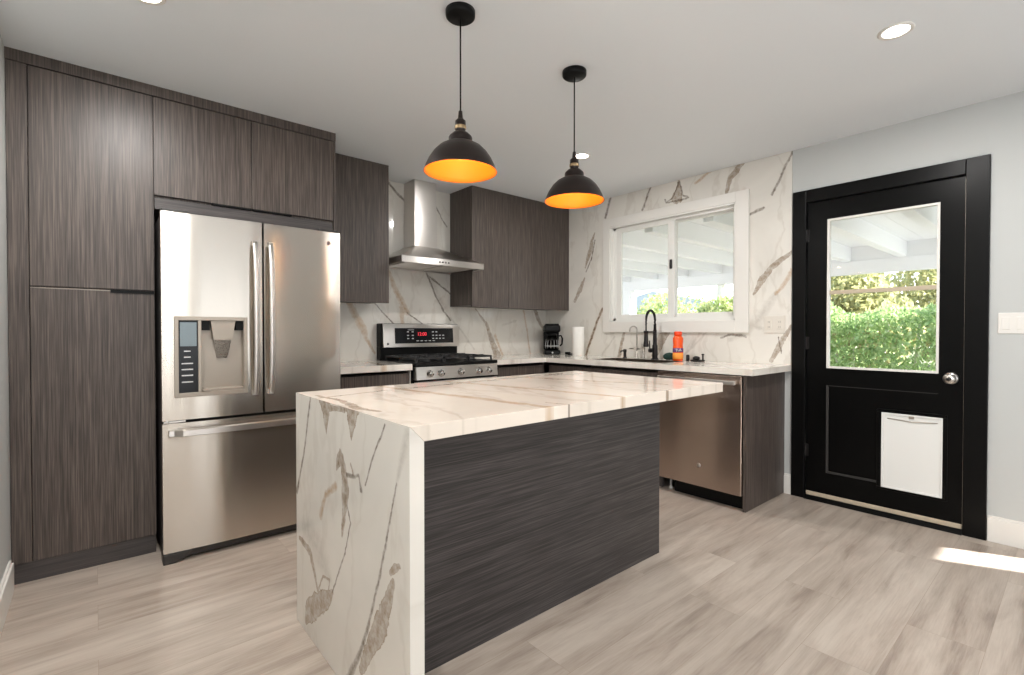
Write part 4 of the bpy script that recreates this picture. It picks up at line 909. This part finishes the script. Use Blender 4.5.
def leaves(m, inside, box_, n, s):
    vs, fs = [], []; cnt = 0
    while cnt < n:
        p = Vector([random.uniform(box_[2 * i], box_[2 * i + 1]) for i in range(3)])
        if not inside(p): continue
        q = Euler((random.uniform(0, 6.28), random.uniform(0, 6.28), random.uniform(0, 6.28))).to_matrix(); ss = s * random.uniform(.6, 1.3); b = len(vs)
        for a in ((-.5, 0, 0), (0, -.28, .06), (.5, 0, 0), (0, .28, .06)): vs.append(p + q @ (Vector(a) * ss))
        fs.append((b, b + 1, b + 2, b + 3)); cnt += 1
    m.raw(vs, fs); return m
# hedge beyond the patio seen through the door
def hshape(p):
    top = 1.62 + .14 * math.sin(p.y * 2.1) + .07 * math.sin(p.y * 6.3 + 1)
    return p.z < top and (p.x < 9.75 or p.z > top - .3 or random.random() < .15)
hg = thing('hedge', 'tall clipped green hedge beyond the patio seen through the door glass', 'hedge', (9.9, 2.1, -.04))
k = MB(); leaves(k, hshape, (9.45, 10.2, .3, 3.55, .05, 1.85), 11000, .085); obj('foliage', k, M_hedge, hg)
k = MB()
for i in range(8): yy = .45 + i * .42; k.tube([(9.9, yy, -.04), (9.92, yy + .05, .6), (9.85, yy - .03, 1.3)], .025, 6)
obj('stems', k, M_bark, hg)
def shrub(cx, cy, r, top, label, m, n, s, name='shrub', cat='shrub'):
    t = thing(name, label, cat, (cx, cy, -.04), 'shrubs beyond the patio')
    k = MB(); zc = top - r * .9
    lob = [(Vector((cx + random.uniform(-.4, .4) * r, cy + random.uniform(-.5, .5) * r, zc + random.uniform(-.35, .3) * r)), r * random.uniform(.5, .75)) for _ in range(9)]
    leaves(k, lambda p: any((p - c).length < q and (p - c).length > q * .45 for c, q in lob), (cx - 1.3 * r, cx + 1.3 * r, cy - 1.3 * r, cy + 1.3 * r, max(.0, zc - 1.2 * r), top), n, s); obj('foliage', k, m, t)
    k = MB(); k.tube([(cx, cy, -.04), (cx + .05, cy, zc * .5), (cx, cy + .05, zc)], .06, 8, [.09, .07, .03]); obj('trunk', k, M_bark, t)
shrub(11.2, 7.0, .95, 2.2, 'yellow green shrub beside the white patio post, leftmost in the window', M_shrub, 3500, .10)
shrub(10.0, 5.0, .62, 1.95, 'yellow green shrub in the middle of the window view', M_shrub, 3000, .10)
shrub(11.4, 4.4, .62, 2.2, 'green shrub at the right side of the window view', M_shrub, 3000, .10)
shrub(17, 4.9, 1.7, 3.3, 'dry olive tree rising behind the hedge, left in the door glass', M_far, 5500, .24, 'tree', 'tree')
shrub(21.5, 2.4, 2.0, 3.7, 'dry olive tree rising behind the hedge, right in the door glass', M_far, 5500, .24, 'tree', 'tree')
tr_ = thing('tree', 'pale trunked tree at the right side of the window view', 'tree', (14.6, 7.2, -.04))
k = MB(); k.tube([(14.6, 7.2, -.04), (14.62, 7.25, 1.0), (14.55, 7.17, 1.7), (14.6, 7.25, 2.9)], .1, 10, [.24, .2, .19, .12]); obj('trunk', k, M_bark, tr_)
k = MB(); leaves(k, lambda p: (p - Vector((14.6, 7.25, 3.7))).length < 1.1, (13.4, 15.8, 6.1, 8.4, 2.5, 4.9), 1800, .12); obj('crown', k, M_shrub, tr_)
hs_ = thing('neighbour_house', 'distant house with slate blue roof seen through the sink window', 'house', (22, 13, -.04))
k = MB(); k.box(20, 25, 9, 17, -.04, 2.0); obj('wall', k, M_stucco, hs_)
k = MB(); k.poly([(8.4, 2.0), (17.6, 2.0), (13.0, 3.0)], 'X', 19.6, 25.4); obj('roof', k, M_roofgrey, hs_)
